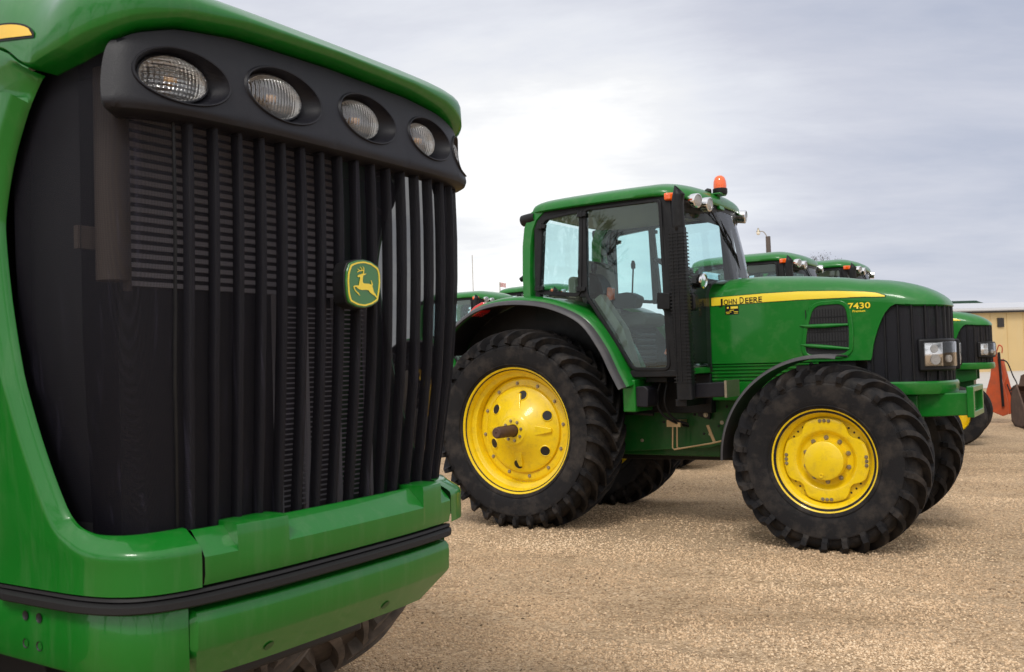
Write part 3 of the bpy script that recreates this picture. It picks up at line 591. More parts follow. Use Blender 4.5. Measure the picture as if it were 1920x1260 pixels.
        m = MB(); m.prism(rounded([(-.50, 1.99), (-.40, 2.03), (-.33, 2.10), (-.36, 2.13), (-.46, 2.09), (-.53, 2.03)], .02), .74, .90, lambda u, v, t_: (u - .02, sd * t_, v - .03)); m.build('tail_light', RED, fe, smooth=40, bevel=.006)
        m = MB(); m.box((1.05, sd * .50, 1.05), (1.17, sd * .86, 1.33)) if sd > 0 else m.box((1.05, -.86, 1.05), (1.17, -.50, 1.33)); m.build('fender_foot', GREEN, fe, smooth=0, bevel=.012)
        m = MB(); m.prism([(-.90, 1.0), (1.0, 1.0), (1.0, 1.58), (.76, 1.87), (.44, 2.03), (.08, 2.09), (-.25, 2.08), (-.52, 1.99), (-.80, 1.80), (-.90, 1.60)], .45, .47, lambda u, v, t_: (u, sd * t_, v)); m.build('inner_wall', BLK, fe, smooth=0)
    # ---------------- cab
    def cy(z): return .80 - .07 * max(0, (z - 2.1) / .85)
    def cs(sd, off=0): return lambda u, v, t_=0: (u, sd * (cy(v) + off + t_), v)
    for sd in (-1, 1):
        rw = rounded([(.205, 2.165), (.62, 2.115), (.625, 2.862), (.262, 2.83), (.225, 2.78)], .04)
        dw = rounded([(1.152, 1.435), (1.46, 1.43), (1.40, 2.865), (.685, 2.868), (.715, 2.10)], .035)
        m = MB(); m.ring(inset(rw, -.030), rw, .0, .022, cs(sd)); m.ring(inset(rw, .0), inset(rw, .006), .018, .024, cs(sd)); wf = m.build('rear_side_window', BLK, T, smooth=0, bevel=.004)
        m = MB(); m.prism(inset(rw, -.01), .004, .008, cs(sd)); m.build('glass_pane', GLASS, wf, smooth=0)
        m = MB(); m.ring(inset(dw, -.030), dw, .0, .026, cs(sd)); dr = m.build('door', BLK, T, smooth=0, bevel=.005)
        m = MB(); m.prism(inset(dw, -.01), .006, .011, cs(sd)); m.build('glass_pane', GLASS, dr, smooth=0)
        for (x, z) in ((.655, 2.835), (.655, 2.155), (.23, 2.77), (.215, 2.19)):
            m = MB(); m.prism([(x - .045, z - .022), (x + .045, z - .022), (x + .05, z + .012), (x - .04, z + .026)], .018, .05, cs(sd)); m.tube([Vector(cs(sd)(x, z - .03, .045)), Vector(cs(sd)(x, z + .03, .045))], .012, 8); m.build('hinge', BLK, dr, smooth=40, bevel=.003)
        m = MB(); m.prism(rounded([(1.40, 1.93), (1.52, 1.92), (1.525, 2.06), (1.405, 2.07)], .015), .02, .06, cs(sd)); m.build('door_handle', BLK, dr, smooth=40, bevel=.006)
        # posts and header
        m = MB(); m.prism([(1.462, 1.35), (1.60, 1.35), (1.585, 1.9), (1.53, 2.6), (1.50, 2.95), (1.40, 2.95), (1.44, 2.0)], -.05, .016, cs(sd))
        m.prism([(.625, 2.08), (.71, 2.08), (.69, 2.9), (.63, 2.9)], -.03, .014, cs(sd)); m.prism([(.16, 2.10), (.21, 2.10), (.235, 2.8), (.30, 2.86), (1.45, 2.88), (1.50, 2.96), (.20, 2.94), (.13, 2.85)], -.05, .012, cs(sd))
        m.prism([(1.08, 1.35), (1.60, 1.35), (1.60, 1.405), (1.12, 1.412)], -.05, .02, cs(sd)); m.build('cab_frame', BLK, T, smooth=0, bevel=.006)
        # green rear corner post
        path = [((.075, 2.10), .050), ((.062, 2.35), .052), ((.060, 2.60), .055), ((.078, 2.76), .060), ((.125, 2.87), .062), ((.23, 2.945), .045)]
        rows = []
        for i, ((x, z), h) in enumerate(path):
            a = Vector((path[min(i + 1, 5)][0][0] - path[max(i - 1, 0)][0][0], path[min(i + 1, 5)][0][1] - path[max(i - 1, 0)][0][1])).normalized(); n_ = Vector((a.y, -a.x))
            rows.append([(x + n_.x * o * h, sd * (cy(z) + t_), z + n_.y * o * h) for o, t_ in ((-1, -.14), (-1, .0), (-.8, .02), (.8, .028), (1, .01), (1, -.14))])
        m = MB(); m.grid(rows, closed=True, cap=True); m.build('rear_post', GREEN, T, smooth=50)
    # curved windscreen, lower corner glass, rear glass
    def wsx(y, z):
        b_ = float(np.interp(abs(y), [0, .2, .43, .62, .73, .79], [1.86, 1.855, 1.80, 1.72, 1.645, 1.59])); return b_ - .155 * max(0, (z - 2.14) / .75) ** 1.2 - (.06 if z < 2.1 else 0) * min(1, (2.1 - z) / .5 if z < 2.1 else 0)
    m = MB(); ysw = np.linspace(-1, 1, 41); m.grid([[(wsx(v * cy(z) * .985, z), v * cy(z) * .985, z) for v in ysw] for z in np.linspace(2.14, 2.86, 14)]); ws = m.build('windscreen', GLASS, T, smooth=60, fix=True)
    for sd in (-1, 1):
        m = MB(); m.grid([[(float(np.interp(v, [.44, .6, .785], [1.715, 1.68, 1.60])), sd * v, z) for v in np.linspace(.44, .785, 10)] for z in np.linspace(1.42, 2.14, 6)]); m.build('corner_glass', GLASS, ws, smooth=60)
    m = MB()
    for k, (a_, b_) in enumerate((((1.70, -.28, 2.80), (1.79, -.05, 2.30)), ((1.70, -.20, 2.82), (1.80, .03, 2.28)))): m.tube([a_, ((a_[0] + b_[0]) / 2 + .05, (a_[1] + b_[1]) / 2, (a_[2] + b_[2]) / 2), b_], .008, 6)
    m.tube([(1.76, -.18, 2.62), (1.82, -.02, 2.42), (1.83, .05, 2.22)], .012, 6); m.tube([(1.71, -.33, 2.81), (1.80, -.10, 2.50), (1.82, -.06, 2.25)], .006, 6); m.build('wiper', BLK, ws)
    m = MB(); m.grid([[(.10 + .03 * (1 - v * v), v * .72, z) for v in np.linspace(-1, 1, 9)] for z in (1.9, 2.3, 2.85)]); m.build('rear_window', GLASS, T, smooth=60)
    # roof
    hp = Plan([(0, 1.745), (.25, 1.735), (.45, 1.70), (.62, 1.64), (.74, 1.53), (.785, 1.38), (.80, 1.0), (.80, .55), (.785, .25), (.74, .12), (.6, .06), (.3, .04), (0, .035)])
    us = np.linspace(-hp.S[-1] + 1e-4, hp.S[-1] - 1e-4, 120); rows = []
    def rz_(x): return 2.905 + .012 * math.sin(x * 1.5) - .05 * max(0, (x - 1.35) / .4) ** 1.5 
    for kk, dz_ in ((.90, -.0), (.985, -.004), (1.0, .006), (1.0, .03), (.99, .050), (.965, .072), (.92, .092), (.84, .115), (.70, .140), (.5, .160), (.25, .170), (.0, .172)):
        row = []
        for u in us:
            x, y = hp.at(u); qx = min(max(x, .55), 1.3); row.append((qx + (x - qx) * kk, y * kk, rz_(x) * kk + rz_(.9) * (1 - kk) + dz_))
        rows.append(row)
    m = MB(); m.grid(rows, closed=True); rf = m.build('roof', GREEN, T, smooth=50)
    m = MB(); m.box((.15, -.70, 2.885), (1.5, .70, 2.90)); m.build('headliner', BEIGE, T, smooth=0)
    # black front fascia under the roof
    rows = []
    for off, z in ((-.15, 2.92), (-.03, 2.90), (-.02, 2.80), (-.035, 2.76), (-.16, 2.74)): rows.append([(*hp.at(u, off), z) for u in np.linspace(-.93, .93, 50)])
    m = MB(); m.grid(rows); fa = m.build('roof_fascia', BLK, T, smooth=50)
    def lampx(y, z, r, label_='work_light', yaw=0, so=.06, base=None):
        x, yy = hp.at(math.copysign(float(np.interp(abs(y), [p[0] for p in hp.P[:40]], hp.S[:40])), y), 0) if base is None else base; d = Vector((math.cos(yaw), math.sin(yaw), -.10)); q = rot_axis((x, yy, z), d)
        m = MB(); m.lathe([(r * .75, .10), (r * .95, .05), (r, -so * .4), (r, -so), (r * .86, -so - .004), (r * .84, -so + .012)], 24, mat_=q); o = m.build(label_, CHROME, T, smooth=40)
        m = MB(); m.lathe([(r * .85, -so + .008), (r * .5, -so + .016), (.001, -so + .018)], 24, mat_=q); m.build('lamp_reflector', WHITE, o, smooth=60)
        m = MB(); m.lathe([(r * .86, -so + .002), (r * .5, -so - .004), (.001, -so - .006)], 24, mat_=q); m.build('lens', LENS, o, smooth=60); return o
    for y, z, yw in ((-.60, 2.862, -.30), (-.46, 2.842, -.12), (.46, 2.842, .12), (.60, 2.862, .30)): lampx(y, z, .062, yaw=yw)
    for sd in (-1, 1):
        m = MB(); rows = [[(*hp.at(sd * u, o_), z) for o_, z in ((-.02, 2.86), (.028, 2.865), (.03, 2.925), (-.02, 2.93))] for u in np.linspace(.74, .87, 6)]; m.grid(rows, closed=True, cap=True); m.build('indicator_lamp', ORANGE, T, smooth=30, bevel=.01)
        o = lampx(sd * .72, 2.86, .055, 'rear_work_light', yaw=PI + sd * .2, base=(.05, sd * .72)); o.data.materials[0] = BLK
    if beacon:
        m = MB(); m.prism(rounded([(-.07, 2.90), (.05, 2.90), (.05, 3.06), (-.03, 3.06)], .02), 1.79, 1.82, lambda u, v, t_: (t_ - .10 + (v - 3) * -.3, u - .12, v - .07)); m.box((1.64, -.20, 2.965), (1.76, -.05, 2.98)); bk = m.build('beacon_bracket', GREEN, T, smooth=30, bevel=.005)
        m = MB(); q = Matrix.Translation((1.74, -.12, 3.045)) @ Matrix.Rotation(-PI / 2, 4, 'X'); m.lathe([(.001, -.0), (.062, 0), (.066, -.02), (.066, -.05), (.060, -.055)], 28, mat_=Matrix.Translation((1.72, -.10, 2.975)) @ Matrix.Rotation(-PI / 2, 4, 'X'))
        bb = m.build('beacon_base', BLK, bk, smooth=40)
        m = MB(); m.lathe([(.058, -.05), (.060, -.08), (.056, -.12), (.044, -.155), (.022, -.172), (.001, -.176)], 28, mat_=Matrix.Translation((1.72, -.10, 2.975)) @ Matrix.Rotation(-PI / 2, 4, 'X')); m.build('beacon_lens', ORANGE, bk, smooth=60)
        m = MB(); m.lathe([(.02, 0), (.03, -.02), (.02, -.05), (.001, -.055)], 16, mat_=rot_axis((1.62, -.20, 3.0), (1, 0, 0))); m.build('clamp_knob', BLK, bk, smooth=40)
    # exhaust with perforated shield
    m = MB(); m.prism(rounded([(1.565, -.935), (1.706, -.935), (1.706, -.84), (1.565, -.84)], .03, 4), 1.16, 2.60, lambda u, v, t_: (u + (1.9 - t_) * .02 , v + (.04 if t_ > 2 else 0) * 0, t_)); sh = m.build('exhaust_shield', BLK, T, smooth=40)
    m = MB(); 
    for k in range(44):
        z = 1.30 + k * .029; xo = (1.9 - z) * .02; m.box((1.561 + xo, -.9405, z), (1.711 + xo, -.9365, z + .011)); m.box((1.707 + xo, -.94, z), (1.7115 + xo, -.84, z + .011))
    for x in (1.585, 1.63, 1.675): m.box((x + .005, -.9415, 1.30), (x + .012, -.9375, 2.57))
    m.build('shield_slats', FLARE if False else BLK, sh, smooth=0)
    m = MB(); r_ = .062; rows = []
    for z, dx, rr in ((2.55, .0, .050), (2.62, 0, .054), (2.80, -.005, .053), (2.87, .006, .051), (2.915, .02, .044)): rows.append([(1.636 + dx + rr * math.cos(a), -.885 + rr * math.sin(a), z + (.045 * (math.cos(a)) * -1 if z > 2.88 else 0)) for a in np.linspace(0, 2 * PI, 24, endpoint=False)])
    m.grid(rows, closed=True); m.build('exhaust_pipe', BLK, sh, smooth=50, solid=.004)
    m = MB(); m.prism([(1.55, .99), (1.66, .96), (1.67, 1.17), (1.55, 1.18)], -.40, -.36, lambda u, v, t_: (u, t_, v)); m.box((1.55, -.88, 1.10), (1.65, -.36, 1.16)); ex = m.build('exhaust_bracket', BLK, T, smooth=0, bevel=.005)
    for x, z in ((1.585, 1.09), (1.625, 1.0)): m = MB(); bolt(m, (x, -.401, z), (0, -1, 0), .016, .012); m.build('bracket_bolt', STEEL, ex, smooth=30)
    # boxes, hoses, step gear under the cab
    m = MB(); m.prism(rounded([(1.09, 1.10), (1.275, 1.09), (1.285, 1.245), (1.25, 1.275), (1.10, 1.265)], .018), .60, .84, lambda u, v, t_: (u, -t_, v)); m.build('battery_box', FLARE if False else BLK2, T, smooth=40, bevel=.008)
    m = MB(); m.box((1.20, -.70, 1.30), (1.40, -.45, 1.345)); m.box((.5, -.45, 1.02), (1.7, .45, 1.36)); m.build('cab_floor', BLK, T, smooth=0, bevel=.005)
    m = MB(); m.prism(rounded([(1.66, 1.165), (1.955, 1.175), (1.965, 1.30), (1.66, 1.285)], .02), .52, .80, lambda u, v, t_: (u, -t_, v)); tb = m.build('tool_box', BLK2, T, smooth=40, bevel=.008)
    m = MB(); m.box((1.955, -.81, 1.17), (1.975, -.50, 1.31)); m.build('box_clamp', STEEL, tb, smooth=0)
    m = MB(); m.box((1.58, -.79, 1.37), (1.70, -.44, 1.42)); m.build('cab_sill', GREEN, T, smooth=0, bevel=.006)
    for k, pts in enumerate((((1.30, -.62, 1.30), (1.27, -.64, 1.15), (1.30, -.60, 1.02), (1.40, -.50, .93), (1.46, -.40, .90)), ((1.36, -.60, 1.32), (1.34, -.63, 1.12), (1.38, -.55, .98), (1.48, -.45, .92)), ((1.22, -.60, 1.02), (1.05, -.60, 1.03), (.9, -.5, 1.04)))):
        m = MB(); m.tube(catmull(pts, 6), .011 if k < 2 else .02, 8); m.build('hose', BLK, T)
    m = MB(); m.tube([(1.355, -.50, .945), (1.345, -.50, .715), (1.36, -.50, .70), (1.72, -.50, .765), (1.98, -.50, .83)], .0075, 8); m.tube([(1.395, -.50, .945), (1.388, -.50, .72), (1.41, -.50, .712)], .0075, 8); rd = m.build('brake_line', BRASS, T)
    m = MB(); m.prism([(1.66, .915), (1.685, .92), (1.745, .765), (1.72, .76)], -.49, -.48, lambda u, v, t_: (u, t_, v)); m.box((1.30, -.51, .90), (1.43, -.36, .96)); m.build('line_bracket', BRASS, rd, smooth=0)
    # small round work light by the bonnet and mirror arm
    m = MB(); q = rot_axis((1.70, -.60, 2.165), (1, -.10, -.1)); m.lathe([(.02, .09), (.045, .06), (.058, .02), (.062, -.03), (.055, -.036)], 24, mat_=q); m.tube([(1.62, -.6, 2.0), (1.63, -.6, 2.08), (1.65, -.6, 2.16)], .018, 8); m.build('side_work_light', BLK, T, smooth=40)
    m = MB(); m.lathe([(.064, -.018), (.065, -.034), (.056, -.038), (.05, -.03), (.001, -.034)], 24, mat_=q); m.build('side_light_bezel', CHROME, T, smooth=40)
    m = MB(); m.prism(rounded([(1.56, 1.93), (1.68, 1.90), (1.68, 2.06), (1.57, 2.06)], .04), .60, .70, lambda u, v, t_: (u, -t_, v)); m.build('mirror_mount', BLK, T, smooth=40, bevel=.015)
    m = MB(); m.tube(catmull([(1.66, .40, 2.71), (1.72, .24, 2.655), (1.74, .20, 2.60), (1.78, .16, 2.45), (1.84, .10, 2.19)], 6), .014, 8); m.build('grab_rail', BLK, T)
    # ---------------- inside the cab
    m = MB()
    m.prism(rounded([(.42, 1.86), (.50, 1.80), (.98, 1.82), (1.02, 1.90), (.96, 1.95), (.55, 1.95)], .05), -.24, .24, lambda u, v, t_: (u, t_, v)); m.prism(rounded([(.36, 1.92), (.54, 1.92), (.46, 2.46), (.34, 2.50), (.28, 2.40)], .06), -.23, .23, lambda u, v, t_: (u, t_, v)); seat = m.build('seat', GREYF, T, smooth=50, bevel=.04)
    m = MB(); m.prism(rounded([(.28, 2.30), (.40, 2.28), (.38, 2.52), (.28, 2.52)], .05), -.20, .20, lambda u, v, t_: (u - .12, t_, v - .18)); m.build('seat_back_shell', BEIGE, seat, smooth=50, bevel=.03)
    m = MB()
    for k in range(6): m.box((.48 + k * .005, -.22, 1.45 + k * .055), (.90, .22, 1.48 + k * .055))
    m.build('seat_suspension', BLK, seat, smooth=0, bevel=.01)
    m = MB(); m.prism(rounded([(.45, 2.00), (.98, 1.98), (1.02, 2.08), (.92, 2.13), (.50, 2.10)], .03), .26, .42, lambda u, v, t_: (u, -t_, v)); m.build('armrest_console', BLK, T, smooth=40, bevel=.02)
    m = MB(); m.prism(rounded([(.50, 2.10), (.76, 2.10), (.74, 2.22), (.68, 2.30), (.60, 2.33), (.52, 2.28)], .03), .40, .62, lambda u, v, t_: (u, -t_, v)); m.build('control_console', BLK, T, smooth=40, bevel=.02)
    for x, y in ((.56, -.45), (.61, -.5), (.93, -.35)): m = MB(); m.tube([(x, y, 2.1), (x + .02, y, 2.36)], .008, 6); m.lathe([(.001, .02), (.02, .01), (.022, -.03), (.012, -.06), (.001, -.065)], 12, mat_=Matrix.Translation((x + .02, y, 2.36)) @ Matrix.Rotation(-PI / 2, 4, 'X')); m.build('lever', BLK, T, smooth=50)
    m = MB(); m.prism(rounded([(.80, 1.98), (.86, 1.98), (.87, 2.09), (.81, 2.10)], .02), .58, .62, lambda u, v, t_: (u, -t_, v + .07)); m.build('orange_lever', ORANGE, T, smooth=40)
    q = Matrix.Translation((1.22, 0, 2.36)) @ Matrix.Rotation(math.radians(-62), 4, 'Y') ; m = MB(); ring = [q @ Vector((0, .20 * math.cos(a), .20 * math.sin(a))) for a in np.linspace(0, 2 * PI, 33)]; m.tube(ring, .014, 8, cap=False)
    for a in (PI / 2, PI * 7 / 6, PI * 11 / 6): m.tube([q @ Vector((-.03, 0, 0)), q @ Vector((0, .19 * math.cos(a), .19 * math.sin(a)))], .012, 6)
    m.tube([q @ Vector((-.03, 0, 0)), (1.38, 0, 2.10), (1.45, 0, 1.75)], .035, 10); m.build('steering_wheel', BLK, T, smooth=50)
    m = MB(); m.prism(rounded([(1.36, 1.45), (1.62, 1.45), (1.62, 2.22), (1.42, 2.24), (1.34, 2.12)], .05), -.22, .22, lambda u, v, t_: (u, t_, v)); m.build('dashboard', BLK, T, smooth=40, bevel=.02)
    m = MB(); m.prism([(.74, 2.06), (.80, 2.10), (1.02, 1.78), (1.12, 1.44), (1.22, 1.44), (1.13, 1.44), (1.10, 1.44), (.95, 1.75)], .62, .74, lambda u, v, t_: (u, -t_, v)); m.build('door_trim', BEIGE, T, smooth=0)
    m = MB(); m.prism([(.80, 2.03), (.84, 2.06), (1.06, 1.74), (1.20, 1.46), (1.08, 1.46)], .60, .76, lambda u, v, t_: (u, t_, v)); m.box((1.0, -.60, 1.40), (1.6, .70, 1.43)); m.box((.15, -.70, 2.04), (.30, .70, 2.12)); m.build('inner_trim', BEIGE, T, smooth=0)
    m = MB(); m.prism([(1.32, 1.55), (1.42, 1.50), (1.42, 1.66), (1.36, 1.63)], .55, .56, lambda u, v, t_: (u, -t_, v)); m.build('warning_flag', ORANGE, T, smooth=0)
    # ---------------- wheels
    for left in (False, True):
        s_ = 1 if left else -1
        rear_wheel(T, (0, .755 * s_, .885), left)
        if narrow: narrow_wheel(T, (2.78, .80 * s_, .455), left)
        else: front_wheel(T, (2.78, .80 * s_, .695), left)
    return T
def copy_tree(o, parent=None):
    c = o.copy(); COL.objects.link(c); c.parent = parent
    for ch in o.children: copy_tree(ch, c)
    return c
# ------------------------------------------------------------ the large articulated tractor, near left
def big_tractor(label, loc, rz):
    T = thing('tractor', label, 'tractor', loc, rz)
    pl = Plan([(0, .044), (.184, .042), (.28, .038), (.35, .032), (.43, .023), (.50, .009), (.56, -.018), (.600, -.062), (.620, -.115), (.630, -.17), (.634, -.23), (.640, -.41), (.648, -.8), (.652, -1.6), (.652, -2.6)])
    SX = pl.s_of_x
    SEND = pl.S[-1]
    def S3(s, z, off=0):
        x, y = pl.at(s, off + (.018 * float(np.interp(s, [.25, .58], [0, 1])) * float(np.interp(z, [1.15, 1.75], [0, 1])) if s > .25 else 0)); return (x, y * (1 - .045 * float(np.interp(z, [1.1, 1.5], [1, 0]))), z)
    sj = SX(-.250)
    ZE = [(0, 2.274), (.30, 2.268), (.45, 2.252), (.56, 2.222), (.62, 2.198), (SX(-.15), 2.170), (sj, 2.156), (sj + .04, 2.174), (sj + .09, 2.210), (sj + .15, 2.234), (sj + .25, 2.243), (3.5, 2.25)]
    def ze(s): return lerp_tab(ZE, abs(s))
    CXX = [-3, -1.2, -.8, -.5, -.3, -.2, -.12, -.05, .0, .044]; CZZ = [2.72, 2.64, 2.59, 2.515, 2.445, 2.408, 2.383, 2.360, 2.338, 2.300]
    ZT = [(-3, 2.62), (-1.2, 2.55), (-.8, 2.51)]
    def lipf(u): return float(np.interp(abs(u), [sj - .15, sj + .05], [.020, .006]))
    # hood
    def hood_pt(u, kk, lift=0):
        x, y = pl.at(u, .020 * float(np.interp(u, [.25, .58], [0, 1]))); q = (min(x, -.50), 0); zt = lerp_tab(ZT, q[0]); z0 = ze(u) + lipf(u)
        k2 = kk; xx = q[0] + (x - q[0]) * kk; zt = float(np.interp(xx, CXX, CZZ)); n_ = 6 - 3 * min(1, max(0, -x / .2)); z = z0 + max(.004, zt - z0) * max(0, 1 - kk ** n_) ** (1 / n_)
        return (q[0] + (x - q[0]) * k2, y * k2, z)
    us = np.concatenate([np.linspace(-SEND, -1.0, 26)[:-1], np.linspace(-1.0, 1.0, 121), np.linspace(1.0, SEND, 26)[1:]]); rows = []
    rows.append([S3(u, ze(u) - .004, -.06 if abs(u) < sj else -.012) for u in us]); rows.append([S3(u, ze(u), -.030 if abs(u) < sj else -.006) for u in us]); rows.append([S3(u, ze(u) + lipf(u) * .3, -.012 if abs(u) < sj else -.003) for u in us]); rows.append([S3(u, ze(u) + lipf(u) * .8, -.003 if abs(u) < sj else 0) for u in us])
    for kk in (1, .998, .99, .975, .95, .92, .88, .82, .75, .66, .55, .42, .28, .14, 0): rows.append([hood_pt(u, kk) for u in us])
    m = MB(); m.grid(rows); m.build('hood', GREENB, T, smooth=60)
    # side shell with the flared opening
    half = [(.458, 1.168), (.50, 1.167), (.57, 1.166), (SX(-.12), 1.168), (SX(-.165), 1.178), (SX(-.205), 1.200), (SX(-.240), 1.25), (SX(-.295), 1.37), (SX(-.342), 1.51), (SX(-.380), 1.66), (SX(-.402), 1.80), (SX(-.400), 1.87), (SX(-.365), 1.98), (SX(-.310), 2.08), (SX(-.268), 2.132), (sj, 2.146)]
    C_ = [(p.x, p.y) for p in catmull([(a, b_, 0) for a, b_ in half], 5)]
    n = len(C_); O_ = []
    key = [(0, (.458, 1.05)), (.16, (.62, 1.05)), (.30, (1.0, 1.05)), (.42, (SEND, 1.05)), (.60, (SEND, 1.65)), (.80, (SEND, 2.236)), (.93, (sj + .20, 2.222)), (1.0, (sj + .012, 2.144))]
    for i in range(n):
        f = i / (n - 1)
        O_.append((float(np.interp(f, [k for k, _ in key], [p[0] for _, p in key])), min(float(np.interp(f, [k for k, _ in key], [p[1] for _, p in key])), 99)))
    O_ = [(a, (ze(a) - .003) if i >= n * .795 else b_) for i, (a, b_) in enumerate(O_)]
    Nn = []
    for i in range(n):
        a, b_ = C_[max(0, i - 1)], C_[min(n - 1, i + 1)]; d = Vector((b_[0] - a[0], b_[1] - a[1])).normalized(); nn_ = Vector((d.y, -d.x)); Nn.append(nn_)
    for sd in (-1, 1):
        rows = []
        for e_, off in ((0, -.075), (.001, -.058), (.012, -.040), (.026, -.012), (.033, -.003), (.042, .0)):
            row = []
            for i, (c, nn_) in enumerate(zip(C_, Nn)):
                lim = (Vector(O_[i]) - Vector(c)).length * .8; k = min(e_, lim) if i else e_; q_ = Vector(c) + nn_ * k
                if i > n * .88: q_ = Vector(c) + (Vector(O_[i]) - Vector(c)) * min(1, e_ / .06)
                row.append(q_)
            rows.append([S3(sd * q_[0], min(q_[1], ze(q_[0]) - .003), off * float(np.interp(q_[0], [.56, .74], [1, .42]))) for q_ in row]); last = row
        for f in (.12, .3, .5, .75, 1):
            rows.append([S3(sd * (q_[0] + (o[0] - q_[0]) * f), min(q_[1] + (o[1] - q_[1]) * f, ze(q_[0] + (o[0] - q_[0]) * f) - .003), .0) for q_, o in zip(last, O_)])
        rows.append([S3(sd * o[0], o[1] + (.0 if i > n * .5 else -.004), -.012) for i, o in enumerate(O_)])
        m = MB(); m.grid(rows); m.build('side_panel', GREENB, T, smooth=50)
    # centre front panel with its notched chamfer
    us = sorted(set(list(np.linspace(-.451, .451, 60)) + [-.3661, -.3659, -.2201, -.2199, .2999, .3001, .3949, .3951, -.372, -.214, .294, .401]))
    rows = []
    for u in us:
        blk = (-.366 < u < -.220) or (.300 < u < .395); fr = 0
        if blk: pr = [(-.08, 1.172), (-.012, 1.172), (-.002, 1.168), (.0, 1.160), (.001, 1.10)]
        else: pr = [(-.08, 1.160), (-.052, 1.164), (-.048, 1.162), (-.006, 1.122), (.001, 1.112)]
        rows.append([S3(u, z, o) for o, z in pr + [(.001, 1.075), (-.006, 1.052), (-.03, 1.048)]])
    m = MB(); m.grid(rows, cap=False); m.build('front_panel', GREENB, T, smooth=30)
    # black rubbing strip
    rows = []
    for u in list(np.linspace(-1.02, .448, 110)):
        e = 1 if u < .42 else max(.3, (.455 - u) / .035)
        if u < -1.0: e = .5
        rows.append([S3(u, z, o * e - .0) for o, z in ((-.04, 1.047), (-.004, 1.046), (.000, 1.040), (-.008, 1.0365), (.006, 1.035), (.013, 1.031), (.014, 1.019), (.009, 1.015), (-.04, 1.014))])
    m = MB(); m.grid(rows, closed=True, cap=True); m.build('rubbing_strip', STRIP, T, smooth=50)
    # frame side skirt
    rows = []
    for u in list(np.linspace(-SEND, -1.0, 16)) + list(np.linspace(-.98, -.486, 40)):
        zb = .872 + .02 * max(0, (-.6 - u)) ** .5; rows.append([S3(u, z, o) for o, z in ((-.02, 1.03), (-.012, 1.02), (-.010, zb + .01), (-.016, zb), (-.06, zb - .002))])
    m = MB(); m.grid(rows); sk = m.build('frame_skirt', GREENB, T, smooth=40)
    rows = [[(x, -y, z) for x, y, z in r] for r in rows if r[0][0] < -.12]
    m = MB(); m.grid(rows); m.build('frame_skirt', GREENB, T, smooth=40)
    for (x, z) in ((-.362, .985), (-.312, .985), (-.362, .925), (-.312, .925)):
        s_ = -SX(x); p0 = Vector(S3(s_, z, -.010)); p1 = Vector(S3(s_, z, .02)); m = MB(); q = rot_axis(p0, p1 - p0); m.lathe([(.0105, -.0015), (.009, .0), (.0075, .001), (.0005, .001)], 16, mat_=q); m.build('bolt_hole', DARK, sk, smooth=40)
    # heavy lower bumper with rounded top edge and chamfered underside
    rows = []
    pr0 = [(-.10, 1.006), (-.022, 1.004), (-.006, 1.000), (.002, .990), (.004, .975), (.002, .924), (-.004, .915), (-.062, .842), (-.14, .842)]
    for u in [-.484, -.480, -.472] + list(np.linspace(-.462, .43, 50)) + [.438, .444, .448]:
        e = 0
        if u < -.472: e = (-.472 - u) / .012
        if u > .43: e = (u - .43) / .018
        rr = []
        for o, z in pr0:
            uu = u
            if z < .95: uu = u * (1 - .15 * (1 if z < .86 else 0) * (1 if u > 0 else .45))
            rr.append(S3(uu, z + (.925 - z) * .10 * e, o - .014 * e))
        rows.append(rr)
    m = MB(); m.grid(rows, closed=True, cap=True); lb = m.build('lower_bumper', GREENB, T, smooth=34)
    for u in (-.26, .16):
        m = MB(); p0 = Vector(S3(u, .876, -.034)); q = rot_axis(p0, (.75, 0, -.6)); m.lathe([(.013, -.0015), (.0005, -.0015)], 20, mat_=q); m.build('drain_hole', GREEND, lb, smooth=40)
    # perforated screen
    def goff(z): return float(np.interp(z, [1.15, 1.3, 1.45, 1.6, 1.75, 1.9, 2.1, 2.3], [-.084, -.068, -.054, -.044, -.038, -.035, -.038, -.06]))
    sg = SX(-.40); m = MB(); m.grid([[S3(u, z, goff(z) - .012) for u in np.linspace(-sg, sg, 120)] for z in np.linspace(1.14, 2.25, 24)]); scr = m.build('grille_screen', SCR, T, smooth=80, fix=True)
    for k in range(17):
        u = -.432 + k * .0635; wv = .0092; m = MB(); rows = []
        for z in np.linspace(1.135, 2.075, 16):
            o = goff(z); rows.append([S3(u - wv, z, o - .012), S3(u - wv * .85, z, o + .008), S3(u - wv * .4, z, o + .014), S3(u + wv * .4, z, o + .014), S3(u + wv * .85, z, o + .008), S3(u + wv, z, o - .012)])
        m.grid(rows, closed=True, cap=True); m.build('grille_bar', SCRB, scr, smooth=60)
    m = MB(); m.grid([[S3(-.462 + a, z, goff(z) - .010 + o) for a, o in ((-.004, 0), (-.003, .004), (.003, .004), (.004, 0))] for z in np.linspace(1.16, 2.06, 12)]); m.build('screen_seam', BLK, scr, smooth=0)
    # head lamp bar
    def boff(z, u=0): return float(np.interp(z, [2.04, 2.06, 2.17, 2.27], [-.004, .004, -.018, -.046])) + .008 * float(np.interp(u, [.2, .55], [0, 1]))
    edges = [-.600, -.318, -.036, .248, .482, .68]; cen = [(-.452, 2.132), (-.180, 2.148), (.112, 2.154), (.376, 2.150), (.556, 2.135)]
    def bz0(u): return 2.046
    def bz1(u): return ze(u) - .012
    NB = 64; m = MB(); BW = [(.112, .063), (.116, .068), (.110, .066), (.098, .062), (.066, .060)]
